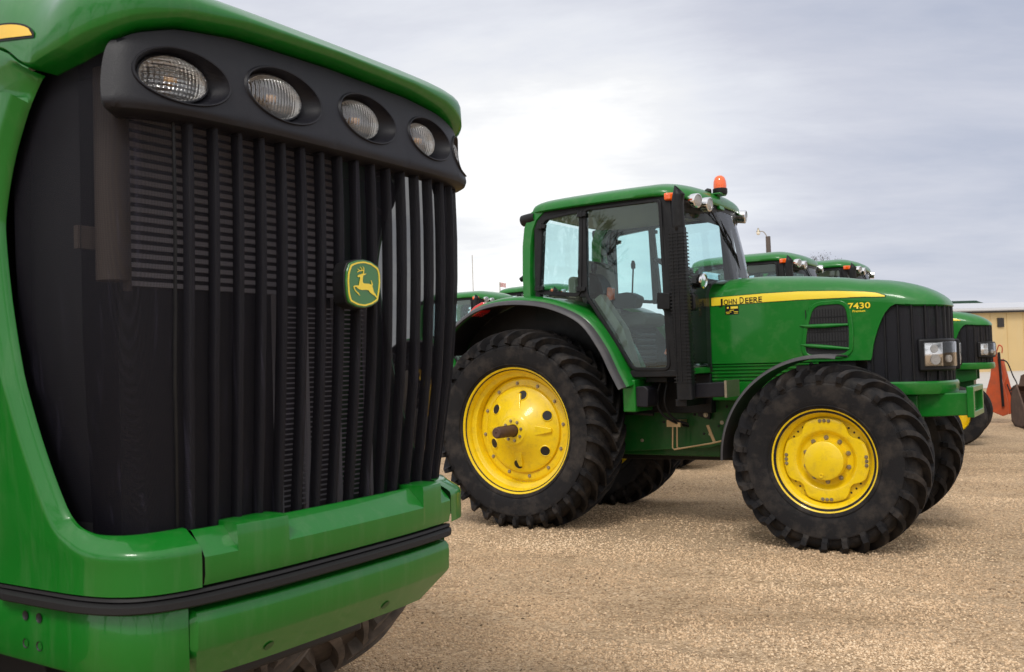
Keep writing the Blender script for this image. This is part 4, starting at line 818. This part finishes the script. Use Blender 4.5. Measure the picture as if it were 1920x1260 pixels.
    for i in range(5):
        (cu, cz) = cen[i]; u0, u1 = edges[i], edges[i + 1]; A_, B_ = BW[i]; loops = []
        zc0 = bz0(cu); q4 = NB // 4
        rectl = [(u1, zc0 + (bz1(u1) - zc0) * t_) for t_ in np.linspace(0, 1, q4, endpoint=False)] + [(u1 + (u0 - u1) * t_, bz1(u1 + (u0 - u1) * t_)) for t_ in np.linspace(0, 1, q4, endpoint=False)]
        rectl += [(u0, bz1(u0) + (zc0 - bz1(u0)) * t_) for t_ in np.linspace(0, 1, q4, endpoint=False)] + [(u0 + (u1 - u0) * t_, zc0) for t_ in np.linspace(0, 1, q4, endpoint=False)]
        Wd, Hd = (u1 - u0) / 2, (bz1(cu) - zc0) / 2; ang = [math.atan2((z - cz) / Hd, (u - cu) / Wd) for u, z in rectl]
        ell = lambda f, g=0, h=0: [(cu + g + A_ * f * math.cos(a), cz + h + B_ * f * math.sin(a)) for a in ang]
        e0 = ell(1.03); rows = [[S3(u, z, boff(z, u)) for u, z in [(r[0] + (e_[0] - r[0]) * f, r[1] + (e_[1] - r[1]) * f) for r, e_ in zip(rectl, e0)]] for f in (0, .2, .4, .6, .8)] + [ [S3(u, z, boff(z, u)) for u, z in ell(1.03)], [S3(u, z, boff(z, u) + .005) for u, z in ell(1.0)], [S3(u, z, boff(z, u) + .004) for u, z in ell(.965)], [S3(u, z, boff(z, u) - .006) for u, z in ell(.94)], [S3(u, z, boff(z, u) - .045) for u, z in ell(.80, -.012, -.002)], [S3(u, z, boff(z, u) - .052) for u, z in ell(.70, -.014, -.002)]]
        m.grid(rows, closed=True, flip=True)
    # rim of the bar: top, bottom and rounded ends folding back
    per = [(u, bz1(u)) for u in np.linspace(edges[0], edges[-1], 90)]
    for a in np.linspace(0, PI, 1): pass
    bot = [(u, bz0(u)) for u in np.linspace(edges[-1], edges[0], 90)]
    le = edges[0]; zl0, zl1 = bz0(le), bz1(le); endl = [(le - .030 * math.sin(a) ** .6, (zl0 + zl1) / 2 - (zl1 - zl0) / 2 * math.cos(a)) for a in np.linspace(0, PI, 16)][1:-1]
    re_ = edges[-1]; zr0, zr1 = bz0(re_), bz1(re_); endr = [(re_ + .03 * math.sin(a) ** .6, (zr0 + zr1) / 2 + (zr1 - zr0) / 2 * math.cos(a)) for a in np.linspace(0, PI, 16)][1:-1]
    loop = per + endr + bot + endl
    cu_, cz_ = .03, 2.12
    def shr(p, d): u, z = p; return (u, z)
    rows = [[S3(u, z, boff(z, u)) for u, z in loop], [S3(u + (-.006 if u < le + .002 else (.006 if u > re_ - .002 else 0)), z + (.004 if z > 2.12 else -.006), boff(z, u) - .010) for u, z in loop], [S3(u + (-.008 if u < le + .002 else 0), z + (.004 if z > 2.12 else -.008), boff(z, u) - .06) for u, z in loop]]
    m.grid(rows, closed=True)
    # fill the end caps
    for end, uu in ((endl, le), (endr, re_)):
        z_ = [p for p in end]; col_ = [(uu, p[1]) for p in end]; m.grid([[S3(u, z, boff(z, u)) for u, z in end], [S3(u, z, boff(z, u)) for u, z in col_]], flip=(uu > 0))
    bar = m.build('lamp_housing', BLK2, T, smooth=40)
    for i in range(5):
        (cu, cz) = cen[i]; A_, B_ = BW[i]; NBB = 32
        def el(f, o, g=-.014): return [S3(cu + g + A_ * f * math.cos(2 * PI * k / NBB), cz - .002 + B_ * f * math.sin(2 * PI * k / NBB), boff(cz, cu) + o) for k in range(NBB)]
        m = MB(); m.grid([el(.80, -.030), el(.78, -.024), el(.735, -.022), el(.72, -.030)], closed=True); h = m.build('headlight', CHROME, T, smooth=50)
        m = MB(); m.grid([el(.73, -.030), el(.6, -.044), el(.35, -.056), el(.10, -.060), el(.001, -.060)], closed=True); m.build('reflector', REFL, h, smooth=80)
        m = MB(); m.grid([el(.10, -.058), el(.13, -.044), el(.10, -.036), el(.001, -.034)], closed=True); m.build('bulb', BULB, h, smooth=80)
        m = MB(); m.grid([el(.74, -.026), el(.66, -.017), el(.5, -.011), el(.3, -.007), el(.1, -.0055), el(.001, -.0055)], closed=True); m.build('lens', FLUTED if i else FLUTEG, h, smooth=80)
    # emblem: shield with the leaping deer
    ex, ey, ez = .066, .036, 1.712
    SHD = [(285, 600), (300, 420), (360, 250), (500, 195), (640, 178), (800, 215), (950, 318), (985, 440), (990, 640), (960, 850), (925, 1010), (800, 1085), (640, 1125), (480, 1095), (330, 1010), (295, 850)]
    def em(px, py, t_): y = (px - 640) / 700 * .128; return (ex + t_, ey + y, ez - (py - 655 - .085 * (px - 640)) / 950 * .122)
    def shield(f): return [(640 + (x - 640) * f, 655 + (y - 655) * f) for x, y in SHD]
    def smoothp(P): P = [(a, b_, 0) for a, b_ in P]; return [(p.x, p.y) for p in catmull([P[-1]] + P + [P[0], P[1]], 3)[3:-3 - 1]]
    fe = lambda u, v, t_: em(u, v, t_)
    m = MB(); m.prism(rounded(shield(1.05), 30, 3), -.045, -.004, fe); back = m.build('emblem', BLK, T, smooth=40, bevel=.003)
    m = MB(); m.prism(rounded(shield(1.0), 30, 3), -.006, .001, fe); m.build('emblem_plate', EMG, back, smooth=40, bevel=.002)
    m = MB(); m.ring(rounded(shield(.93), 30, 3), rounded(shield(.865), 30, 3), .000, .0022, fe); m.build('emblem_border', DECY, back, smooth=0)
    def poly_fill(P, name, z_=.0026):
        me_v = [em(x, y, z_) for x, y in P]; mm_ = MB(); mm_.v = [tuple(v) for v in me_v]; mm_.f = [tuple(range(len(P)))]; mm_.m = [0]
        return mm_
    deer = [[(410, 700), (440, 684), (520, 683), (525, 650), (540, 590), (552, 530), (540, 522), (515, 522), (500, 510), (498, 492), (520, 480), (550, 470), (585, 458), (605, 455), (612, 425), (618, 400), (590, 404), (545, 408), (510, 425), (488, 432), (500, 415), (530, 395), (500, 362), (508, 358), (545, 390), (588, 386), (578, 355), (550, 322), (556, 318), (590, 350), (604, 388), (620, 386), (622, 350), (606, 308), (614, 310), (636, 345), (638, 385), (632, 425), (632, 455), (680, 452), (650, 480), (615, 488), (606, 540), (600, 590), (606, 630), (630, 648), (720, 652), (782, 672), (780, 640), (765, 580), (778, 590), (795, 625), (808, 678), (795, 690), (806, 740), (826, 820), (860, 865), (885, 910), (905, 950), (895, 965), (868, 925), (840, 892), (790, 862), (745, 825), (712, 778), (640, 772), (580, 776), (530, 760), (490, 735), (470, 712), (436, 708), (440, 745), (465, 790), (510, 828), (540, 880), (530, 882), (490, 840), (445, 790), (422, 745)]]
    for d_ in deer: poly_fill(d_, 'deer').build('emblem_deer', DECY, back, smooth=0, fix=False)
    # things behind the screen
    m = MB(); m.box((-.60, -.44, 1.0), (-.25, .26, 2.2)); m.box((-1.6, -.50, 1.0), (-.95, .30, 2.25)); rad = m.build('radiator', DARK, T, smooth=0)
    m = MB()
    for k in range(19): m.box((-.246, -.425, 1.705 + k * .0215), (-.236, .26, 1.716 + k * .0215))
    m.build('cooler_fins', FIN, rad, smooth=0)
    m = MB()
    for k in range(40): m.box((-.205, -.02, 1.14 + k * .0135), (-.200, .33, 1.1435 + k * .0135))
    for y in (-.02, .08, .20, .328): m.box((-.21, y, 1.12), (-.19, y + .012, 1.70))
    m.build('condenser_fins', FIN, rad, smooth=0)
    m = MB(); m.tube([(-.21, -.478, 1.71), (-.21, -.478, 2.0), (-.21, -.478, 2.18)], .036, 20); m.tube([(-.22, -.437, 1.69), (-.22, -.437, 2.18)], .010, 8); m.box((-.25, -.545, 1.78), (-.235, -.50, 1.83)); m.build('coolant_canister', CANB, rad, smooth=40)
    m = MB(); m.tube([(-.10 , .30 + .055 * math.cos(a), 2.0 + .055 * math.sin(a)) for a in np.linspace(0, 2 * PI, 25)], .008, 8, cap=False); m.build('coiled_hose', BLK, rad, smooth=60)
    m = MB(); m.grid([[S3(u, z, -.095) for u in np.linspace(-sg, -.80, 40)] for z in (1.0, 1.6, 2.0, 2.20)]); m.box((-.9, -.50, 2.215), (-.12, .46, 2.225)); m.build('added_dark_liner', DARK, rad, smooth=0)  # dark sheets added to keep the hood interior in shade behind the mesh
    # side decal strip
    def side_u(x): return -SX(x)
    def onhood(x, z, lift):
        u = side_u(x); best = None; lo, hi = .5, 1.0
        for _ in range(22):
            mid = (lo + hi) / 2; zz = hood_pt(u, mid)[2]
            if zz > z: lo = mid
            else: hi = mid
        p = hood_pt(u, (lo + hi) / 2); return (p[0], p[1] - lift, p[2] + lift * .4)
    for lift, pad, nm, mt in ((.0016, .005, 'decal_edge', BLK), (.003, 0, 'decal_stripe', DECY2)):
        rows = []
        for x in list(np.linspace(-2.3, -.45, 12)) + list(np.linspace(-.44, -.245 + pad, 14)):
            t_ = max(0, (x + .345) / .100); hgt_ = (1 - min(1, t_) ** 2.2) if t_ > 0 else 1; zb = 2.250 - pad - .13 * max(0, x + .45); zt_ = zb + pad + .030 * max(.05, math.sqrt(max(0, hgt_))) + pad
            rows.append([onhood(x, zb + (zt_ - zb) * f, lift) for f in (0, .33, .66, 1)])
        m = MB(); m.grid(rows); m.build(nm, mt, T, smooth=60)
    # wheels (duals), axle, underside
    key = tyre_mesh(1.0, .50, .60, 28, .060, .36, -1, w0=.022, w1=.032, pe=.34); keyr = tyre_mesh(1.0, .50, .60, 28, .060, .36, 1, w0=.022, w1=.032, pe=.34)
    for s_ in (-1, 1):
        for yy in (.88, 1.47):
            mb = MB(); mb.lathe([(.56, -.2), (.60, -.215), (.61, -.205), (.57, -.18), (.54, -.10), (.53, .0), (.20, .02), (.16, -.05), (.0005, -.05)], 48); o = mb.build('wheel', YEL, T, smooth=35, loc=(-1.98, s_ * yy, .955))
            if s_ > 0: o.rotation_euler = (0, 0, PI)
            (key if s_ > 0 else keyr).build('tyre', RUBL, o, smooth=38)
    m = MB(); m.tube([(-1.98, -1.6, .955), (-1.98, 1.6, .955)], .13, 20); m.build('front_axle', BLK, T)
    m = MB(); m.box((-3.4, -.42, .70), (-.32, .42, 1.0)); m.box((-.9, -.50, .78), (-.35, -.05, .87)); m.box((-.42, -.47, .80), (-.20, -.30, .86)); m.build('chassis', DARK, T, smooth=0, bevel=.01)
    m = MB(); m.prism(rounded([(-.46, .80), (-.30, .80), (-.26, .87), (-.48, .87)], .02), -.50, -.42, lambda u, v, t_: (u, t_, v)); m.build('tie_down_loop', BLK, T, smooth=40, bevel=.01)
    return T
STRIP = mat('strip_rubber', (.014, .013, .014), .6, var=.2, vscale=9, spec=.3)
SCRB = screen_mat('grille_bar_screen', 820, .88, .05, (.0075, .0070, .0110), .2)
SCRB_ = mat('grille_bar_plastic', (.0115, .011, .015), .52, var=.15, vscale=12, bump=.12, bscale=500, spec=.3, dust=(.035, .031, .033, .25), dscale=18, streak=True)
FIN = mat('radiator_fins', (.50, .48, .54), .5)
CANB = mat('dusty_canister', (.15, .115, .095), .6, var=.2)
EMG = mat('emblem_green', (.018, .15, .012), .3, coat=.8)
DECY2 = mat('yellow_decal_lined', (.90, .55, .01), .3, coat=.6)
REFL = mat('lamp_reflector', (.85, .85, .84), .32, metal=.75, bump=.4, bscale=90)
BULB = mat('bulb_amber', (.75, .42, .16), .3)
def fluted(name, vertical=True, grid=False):
    m = bpy.data.materials.new(name); m.use_nodes = True; t = m.node_tree; t.nodes.clear(); L = t.links.new
    o = t.nodes.new('ShaderNodeOutputMaterial'); tr = t.nodes.new('ShaderNodeBsdfTransparent'); gl = t.nodes.new('ShaderNodeBsdfGlossy'); gl.inputs['Roughness'].default_value = .12
    rf = t.nodes.new('ShaderNodeBsdfRefraction'); rf.inputs['Roughness'].default_value = .05; rf.inputs['IOR'].default_value = 1.15
    tcn = t.nodes.new('ShaderNodeTexCoord'); wv = t.nodes.new('ShaderNodeTexWave'); wv.bands_direction = 'Y'; wv.inputs['Scale'].default_value = 34; L(tcn.outputs['Object'], wv.inputs['Vector'])
    h = wv.outputs['Fac']
    if grid:
        w2 = t.nodes.new('ShaderNodeTexWave'); w2.bands_direction = 'Z'; w2.inputs['Scale'].default_value = 34; L(tcn.outputs['Object'], w2.inputs['Vector']); ad = t.nodes.new('ShaderNodeMath'); L(h, ad.inputs[0]); L(w2.outputs['Fac'], ad.inputs[1]); h = ad.outputs[0]
    bp = t.nodes.new('ShaderNodeBump'); bp.inputs['Strength'].default_value = 1; bp.inputs['Distance'].default_value = .004; L(h, bp.inputs['Height']); L(bp.outputs[0], gl.inputs['Normal']); L(bp.outputs[0], rf.inputs['Normal'])
    mx = t.nodes.new('ShaderNodeMixShader'); mx.inputs[0].default_value = .22; L(rf.outputs[0], mx.inputs[1]); L(gl.outputs[0], mx.inputs[2]); L(mx.outputs[0], o.inputs[0]); return m
FLUTED = fluted('fluted_lens'); FLUTEG = fluted('gridded_lens', grid=True)
big_tractor('huge green tractor filling the left of the photo, black grille and four oval lamps', (-.444, 2.346, 0), -math.radians(33))
# ------------------------------------------------------------ the place
TH = math.radians(33); Dv = Vector((math.cos(TH), -math.sin(TH), 0)); Lv = Vector((math.sin(TH), math.cos(TH), 0)); OA = Vector((.536, 9.416, 0))
GRP = 'green row crop tractors parked in the row'
tA = row_tractor('green tractor with yellow wheels and orange roof beacon, parked side-on mid yard', OA, -TH, GRP)
def sub(T, o): return [x for x in T.children if x.name.split('.')[0] == o]
def drop(o):
    for c in list(o.children): drop(c)
    bpy.data.objects.remove(o)
tB = copy_tree(tA); tB.location = (3.105, 14.923, -.02); tB['label'] = 'green tractor showing only its cab roof and lamps above the middle bonnet'
for nm in ('beacon_bracket', 'front_bracket'):
    for o in sub(tB, nm): drop(o)
for o in [x for x in tB.children if x.name.startswith('wheel') and x.location.x < 1 and x.location.y < 0]:
    dual = copy_tree(o, tB); dual.location = (0, -2.0, .885)
tC = copy_tree(tB); tC.location = (4.72, 17.10, 0); tC.scale = (1.02,) * 3; tC.rotation_euler = (0, 0, -math.radians(30)); tC['label'] = 'farthest green tractor on the right, on narrow front tyres, its nose against the yellow building'
for o in sub(tC, 'wheel'):
    if o.location.y < -1.5: drop(o)
for nm in ('wheel', 'front_fender', 'front_bracket'):
    for o in sub(tC, nm):
        if nm != 'wheel' or o.location.x > 2: drop(o)
for s_ in (-1, 1): narrow_wheel(tC, (3.03, .80 * s_, .455), s_ > 0)
tD = copy_tree(tB); tD.location = (-1.606, 20.875, 0); tD['label'] = 'distant green tractor seen just right of the big black grille'
tE = copy_tree(tB); tE.location = (.05, 23.3, 0); tE.scale = (1.1,) * 3; tE['label'] = 'distant green tractor with a bent black exhaust pipe behind the middle rear fender'
m = MB(); m.tube(catmull([(1.0, -.9, 2.6), (1.0, -.9, 3.16), (.99, -.9, 3.20), (.93, -.9, 3.22), (.80, -.9, 3.16)], 4), .055, 10); m.build('bent_exhaust', BLK, tE)
# yellow metal building, its roof, and the pale one behind it
BY = mat('yellow_sheet_metal', (.60, .43, .20), .55, var=.08, vscale=.6, dust=(.5, .42, .30, .3), dscale=1.5, streak=True)
BDK = mat('dark_fascia', (.02, .016, .014), .5); BRF = mat('pale_metal_roof', (.62, .62, .64), .4, metal=.2); BGT = mat('dark_green_trim', (.01, .05, .03), .5); BCR = mat('cream_sheet_metal', (.66, .60, .46), .55)
bld = thing('metal_building', 'long yellow metal building with a dark fascia at the right edge of the yard', 'building', (0, 0, 0))
rzb = math.radians(8); Bo = Vector((17.5, 60.9, 0)); bx_ = Vector((math.cos(rzb), math.sin(rzb), 0)); by_ = Vector((-math.sin(rzb), math.cos(rzb), 0))
bld.location = Bo; bld.rotation_euler = (0, 0, rzb)
m = MB(); m.box((0, 0, 0), (48, 16, 4.0)); wl = m.build('wall', BY, bld, smooth=0)
m = MB()
for k in range(39): m.box((.4 + k * 1.22, -.035, .05), (.46 + k * 1.22, .0, 3.98))
m.build('wall_ribs', BY, wl, smooth=0)
m = MB(); m.box((-.4, -.35, 3.98), (48.4, -.05, 4.30)); m.build('fascia', BDK, bld, smooth=0)
m = MB(); m.prism([(-.45, 4.302), (8, 5.1), (16.4, 4.302), (16.4, 4.0), (-.30, 4.0)], -.5, 48.5, lambda u, v, t_: (t_, u, v)); m.build('roof', BRF, bld, smooth=0)
m = MB(); m.box((-.5, -.47, 4.16), (48.5, -.36, 4.28)); m.build('gutter', BRF, bld, smooth=0)
m = MB(); m.box((15.55, -.10, 3.0), (16.0, .02, 3.62)); m.build('wall_vent', BDK, bld, smooth=0)
m = MB(); m.box((22, -.04, 0), (23.0, .02, 2.1)); m.build('side_door', BCR, bld, smooth=0)
b2 = thing('metal_building', 'cream building with dark green roof trim rising behind the yellow one', 'building', (36, 90, 0), math.radians(4))
m = MB(); m.box((0, 0, 0), (9, 14, 5.9)); w2 = m.build('wall', BCR, b2, smooth=0)
m = MB(); m.prism([(-.5, 5.85), (-.5, 6.3), (9.1, 6.3), (11.2, 5.6), (11.2, 5.3), (9.0, 5.9)], -.4, 14.4, lambda u, v, t_: (u, t_, v)); m.build('roof', BGT, b2, smooth=0)
# concrete apron in front of the building
cm = mat('apron_concrete', (.50, .46, .41), .85, var=.15, vscale=.8, bump=.2, bscale=20)
m = MB(); m.add([(14, 36, .004), (80, 40, .004), (80, 75, .004), (14, 62, .004)], [(0, 1, 2, 3)]); a_ = m.build('apron', cm, None, smooth=0); a_['kind'] = 'structure'
# lamp post
lp = thing('street_lamp', 'tall wooden pole with a small curved lamp arm behind the tractor roofs', 'street lamp', (16.9, 60.5, 0)); WOOD = mat('weathered_pole', (.10, .08, .07), .8, var=.3)
m = MB(); m.tube([(0, 0, 0), (0.02, 0, 4), (-.02, 0, 9.3)], [.20, .18, .15], 12); m.build('pole', WOOD, lp)
m = MB(); m.tube(catmull([(-.1, 0, 9.15), (-.14, 0, 9.4), (-.32, 0, 9.62), (-.60, 0, 9.66)], 5), .028, 8); m.build('lamp_arm', STEEL, lp)
m = MB(); m.lathe([(.001, .42), (.05, .40), (.06, .28), (.12, .2), (.13, .14)], 16, mat_=Matrix.Translation((-.64, 0, 9.46)) @ Matrix.Rotation(PI / 2, 4, 'X')); m.build('lamp_hood', STEEL, lp, smooth=50)
m = MB(); m.lathe([(.125, .16), (.13, .08), (.10, -.02), (.001, -.06)], 16, mat_=Matrix.Translation((-.64, 0, 9.46)) @ Matrix.Rotation(PI / 2, 4, 'X')); m.build('lamp_globe', mat('opal_globe', (.85, .80, .68), .3), lp, smooth=60)
# tree behind the far cabs
tr = thing('tree', 'dark scrubby tree whose ragged top shows over the far cab roof', 'tree', (23.4, 70, 0)); TRK = mat('bark', (.06, .045, .035), .9, var=.3); LEAF = mat('dry_leaves', (.055, .050, .038), .8, var=.4, vscale=3)
rt_ = random.Random(3); tipsl = []; mt_ = MB()
def limb(p, d, l, r, dep):
    q = p + d * l; mt_.tube([p, (p + q) / 2 + Vector((rt_.uniform(-.05, .05), rt_.uniform(-.05, .05), 0)) * l, q], [r, r * .8, r * .62], 6)
    if dep == 0: tipsl.append(q); return
    if dep < 3: tipsl.append(q)
    for _ in range(3 if dep > 2 else 4):
        nd = (d + Vector((rt_.uniform(-.75, .75), rt_.uniform(-.75, .75), rt_.uniform(-.15, .55)))).normalized(); limb(q, nd, l * rt_.uniform(.58, .8), r * .6, dep - 1)
limb(Vector((0, 0, 0)), Vector((0, 0, 1)), 3.6, .20, 4); mt_.build('trunk', TRK, tr)
m = MB()
for p in tipsl:
    for _ in range(26):
        c = p + Vector((rt_.gauss(0, .20), rt_.gauss(0, .20), rt_.gauss(0, .20))); a = Vector((rt_.uniform(-1, 1), rt_.uniform(-1, 1), rt_.uniform(-1, 1))).normalized() * .055; b_ = a.orthogonal().normalized() * .035
        m.add([c - a, c + b_, c + a, c - b_], [(0, 1, 2, 3)])
m.build('crown', LEAF, tr, smooth=0, fix=False); tr.scale = (.80, .80, .87)
# bare trees behind the photographer: they are what the glossy panels and the cab glass mirror
bt = thing('tree', 'bare leafless tree at the edge of the yard, mirrored in the glossy panels', 'tree', (-9, -10, 0), 0, 'bare trees mirrored in the panels and glass')
rt_ = random.Random(11); mt_ = MB()
def limb2(p, d, l, r, dep):
    q = p + d * l; mt_.tube([p, (p + q) / 2 + Vector((rt_.uniform(-.06, .06), rt_.uniform(-.06, .06), 0)) * l, q], [r, r * .82, r * .66], 5, cap=False)
    if dep == 0: return
    for _ in range(3 if dep > 1 else 4): limb2(q, (d + Vector((rt_.uniform(-.7, .7), rt_.uniform(-.7, .7), rt_.uniform(-.1, .45)))).normalized(), l * rt_.uniform(.62, .82), r * .62, dep - 1)
limb2(Vector((0, 0, 0)), Vector((0, 0, 1)), 2.6, .24, 6); mt_.build('trunk', TRK, bt, fix=False)
for (x_, y_, r_z, s_) in ((-15, -7, 1.1, 1.15), (-3, -13, 2.3, 1.0), (6, -15, 3.3, 1.2), (-20, -1, 4.1, 1.1), (14, -16, 5.1, 1.1)):
    c_ = copy_tree(bt); c_.location = (x_, y_, 0); c_.rotation_euler = (0, 0, r_z); c_.scale = (s_,) * 3
# thin mast and small flag in the far left gap
ms = MB(); ms.tube([(0, 0, 0), (0, 0, 8.6)], [.035, .02], 8); o = ms.build('radio_mast', STEEL, None, loc=(-2.42, 60, 0)); tag(o, 'hair thin mast standing up in the sky right beside the grille', 'mast')
fl = thing('flag', 'tiny red and white striped flag on a short staff beside the bent exhaust', 'flag', (-.28, 24.5, 0)); m = MB(); m.tube([(0, 0, 0), (0, 0, 3.66)], .012, 8); m.build('staff', STEEL, fl)
FR = mat('flag_red', (.5, .05, .05), .8); FW = mat('flag_white', (.8, .78, .76), .8); FB = mat('flag_blue', (.03, .05, .25), .8)
m = MB(); n = 7
for k in range(n): m.grid([[(.012 + x, .01 * math.sin(x * 40), 3.54 + k * .016 + dz_ - x * .2) for dz_ in (0, .016)] for x in np.linspace(0, .15, 8)], mi=k % 2)
m.build('cloth', [FR, FW], fl, smooth=0)
# orange loader frame and rusty bucket at the right edge
OR = mat('orange_red_paint', (.50, .075, .018), .5, coat=.2, var=.2, vscale=5, dust=(.16, .07, .04, .5), dscale=6)
lscale = (.72, 1, 1)
BR = mat('rusty_bucket_steel', (.07, .035, .022), .75, var=.4, vscale=5, dust=(.20, .13, .09, .5), dscale=6)
lf = thing('front_loader', 'orange red front loader with loose hoses leaning beyond the last tractor', 'loader', (9.90, 19.0, -.16), math.radians(-32))
m = MB(); m.prism([(-.30, .42), (.06, .30), (.20, .34), (.20, .62), (.02, 1.30), (-.02, 1.62), (-.12, 1.64), (-.22, 1.1), (-.34, .8)], -.05, .0, lambda u, v, t_: (u, t_, v)); m.build('side_plate', OR, lf, smooth=0, bevel=.012)
m = MB(); m.prism([(-.30, .42), (.06, .30), (.20, .34), (.20, .62), (.02, 1.30), (-.12, 1.40), (-.34, .8)], .55, .60, lambda u, v, t_: (u + .1, t_, v)); m.build('side_plate', OR, lf, smooth=0, bevel=.012)
m = MB(); m.tube([(-.15, .27, .62), (.12, .27, 1.15), (.05, .27, 1.45)], .07, 12); m.box((-.10, -.02, 1.0), (.0, .58, 1.1)); m.build('cross_tube', OR, lf)
m = MB(); m.tube([(.03, -.07, 1.60), (.08, -.07, .50)], .035, 10); m.build('cylinder', BLK, lf)
for pts in (((-.02, -.08, 1.62), (.04, -.08, 1.74), (.12, -.08, 1.70), (.11, -.08, 1.58)), ((.0, -.08, 1.45), (.22, -.1, 1.40), (.36, -.1, 1.12), (.45, -.1, .95), (.36, -.1, .90), (.28, -.1, .82)), ((.2, -.05, .95), (.30, -.05, .7), (.36, -.05, .5))):
    m = MB(); m.tube(catmull(pts, 5), .016, 8); m.build('hose', BLK if pts[0][2] < 1.6 else OR, lf)
lf.scale = lscale
bk = thing('loader_bucket', 'rusty brown loader bucket standing on the gravel at the right edge', 'bucket', (9.62, 17.9, 0), math.radians(-12))
prof = [(-.30, .10), (-.10, .0), (.30, .0), (.62, .06), (.58, .10), (.30, .04), (-.06, .05), (-.22, .14), (-.26, .40), (-.18, .68), (.06, .78), (.06, .82), (-.22, .72), (-.31, .42)]
m = MB(); m.prism(prof, 0, 1.9, lambda u, v, t_: (t_ + .0, -u, v)); m.build('bucket_shell', BR, bk, smooth=30, bevel=.006)
for xx in (0, 1.86): m = MB(); m.prism([(-.30, .10), (-.10, .0), (.30, .0), (.62, .06), (.40, .45), (.06, .82), (-.22, .72), (-.31, .42)], xx, xx + .03, lambda u, v, t_: (t_, -u, v)); m.build('bucket_side', BR, bk, smooth=0, bevel=.006)
m = MB(); m.prism([(.12, .80), (.34, .80), (.32, .98), (.24, 1.02), (.16, .98)], .0, .04, lambda u, v, t_: (u, .12 + t_, v)); m.build('mount_lug', BR, bk, smooth=0)
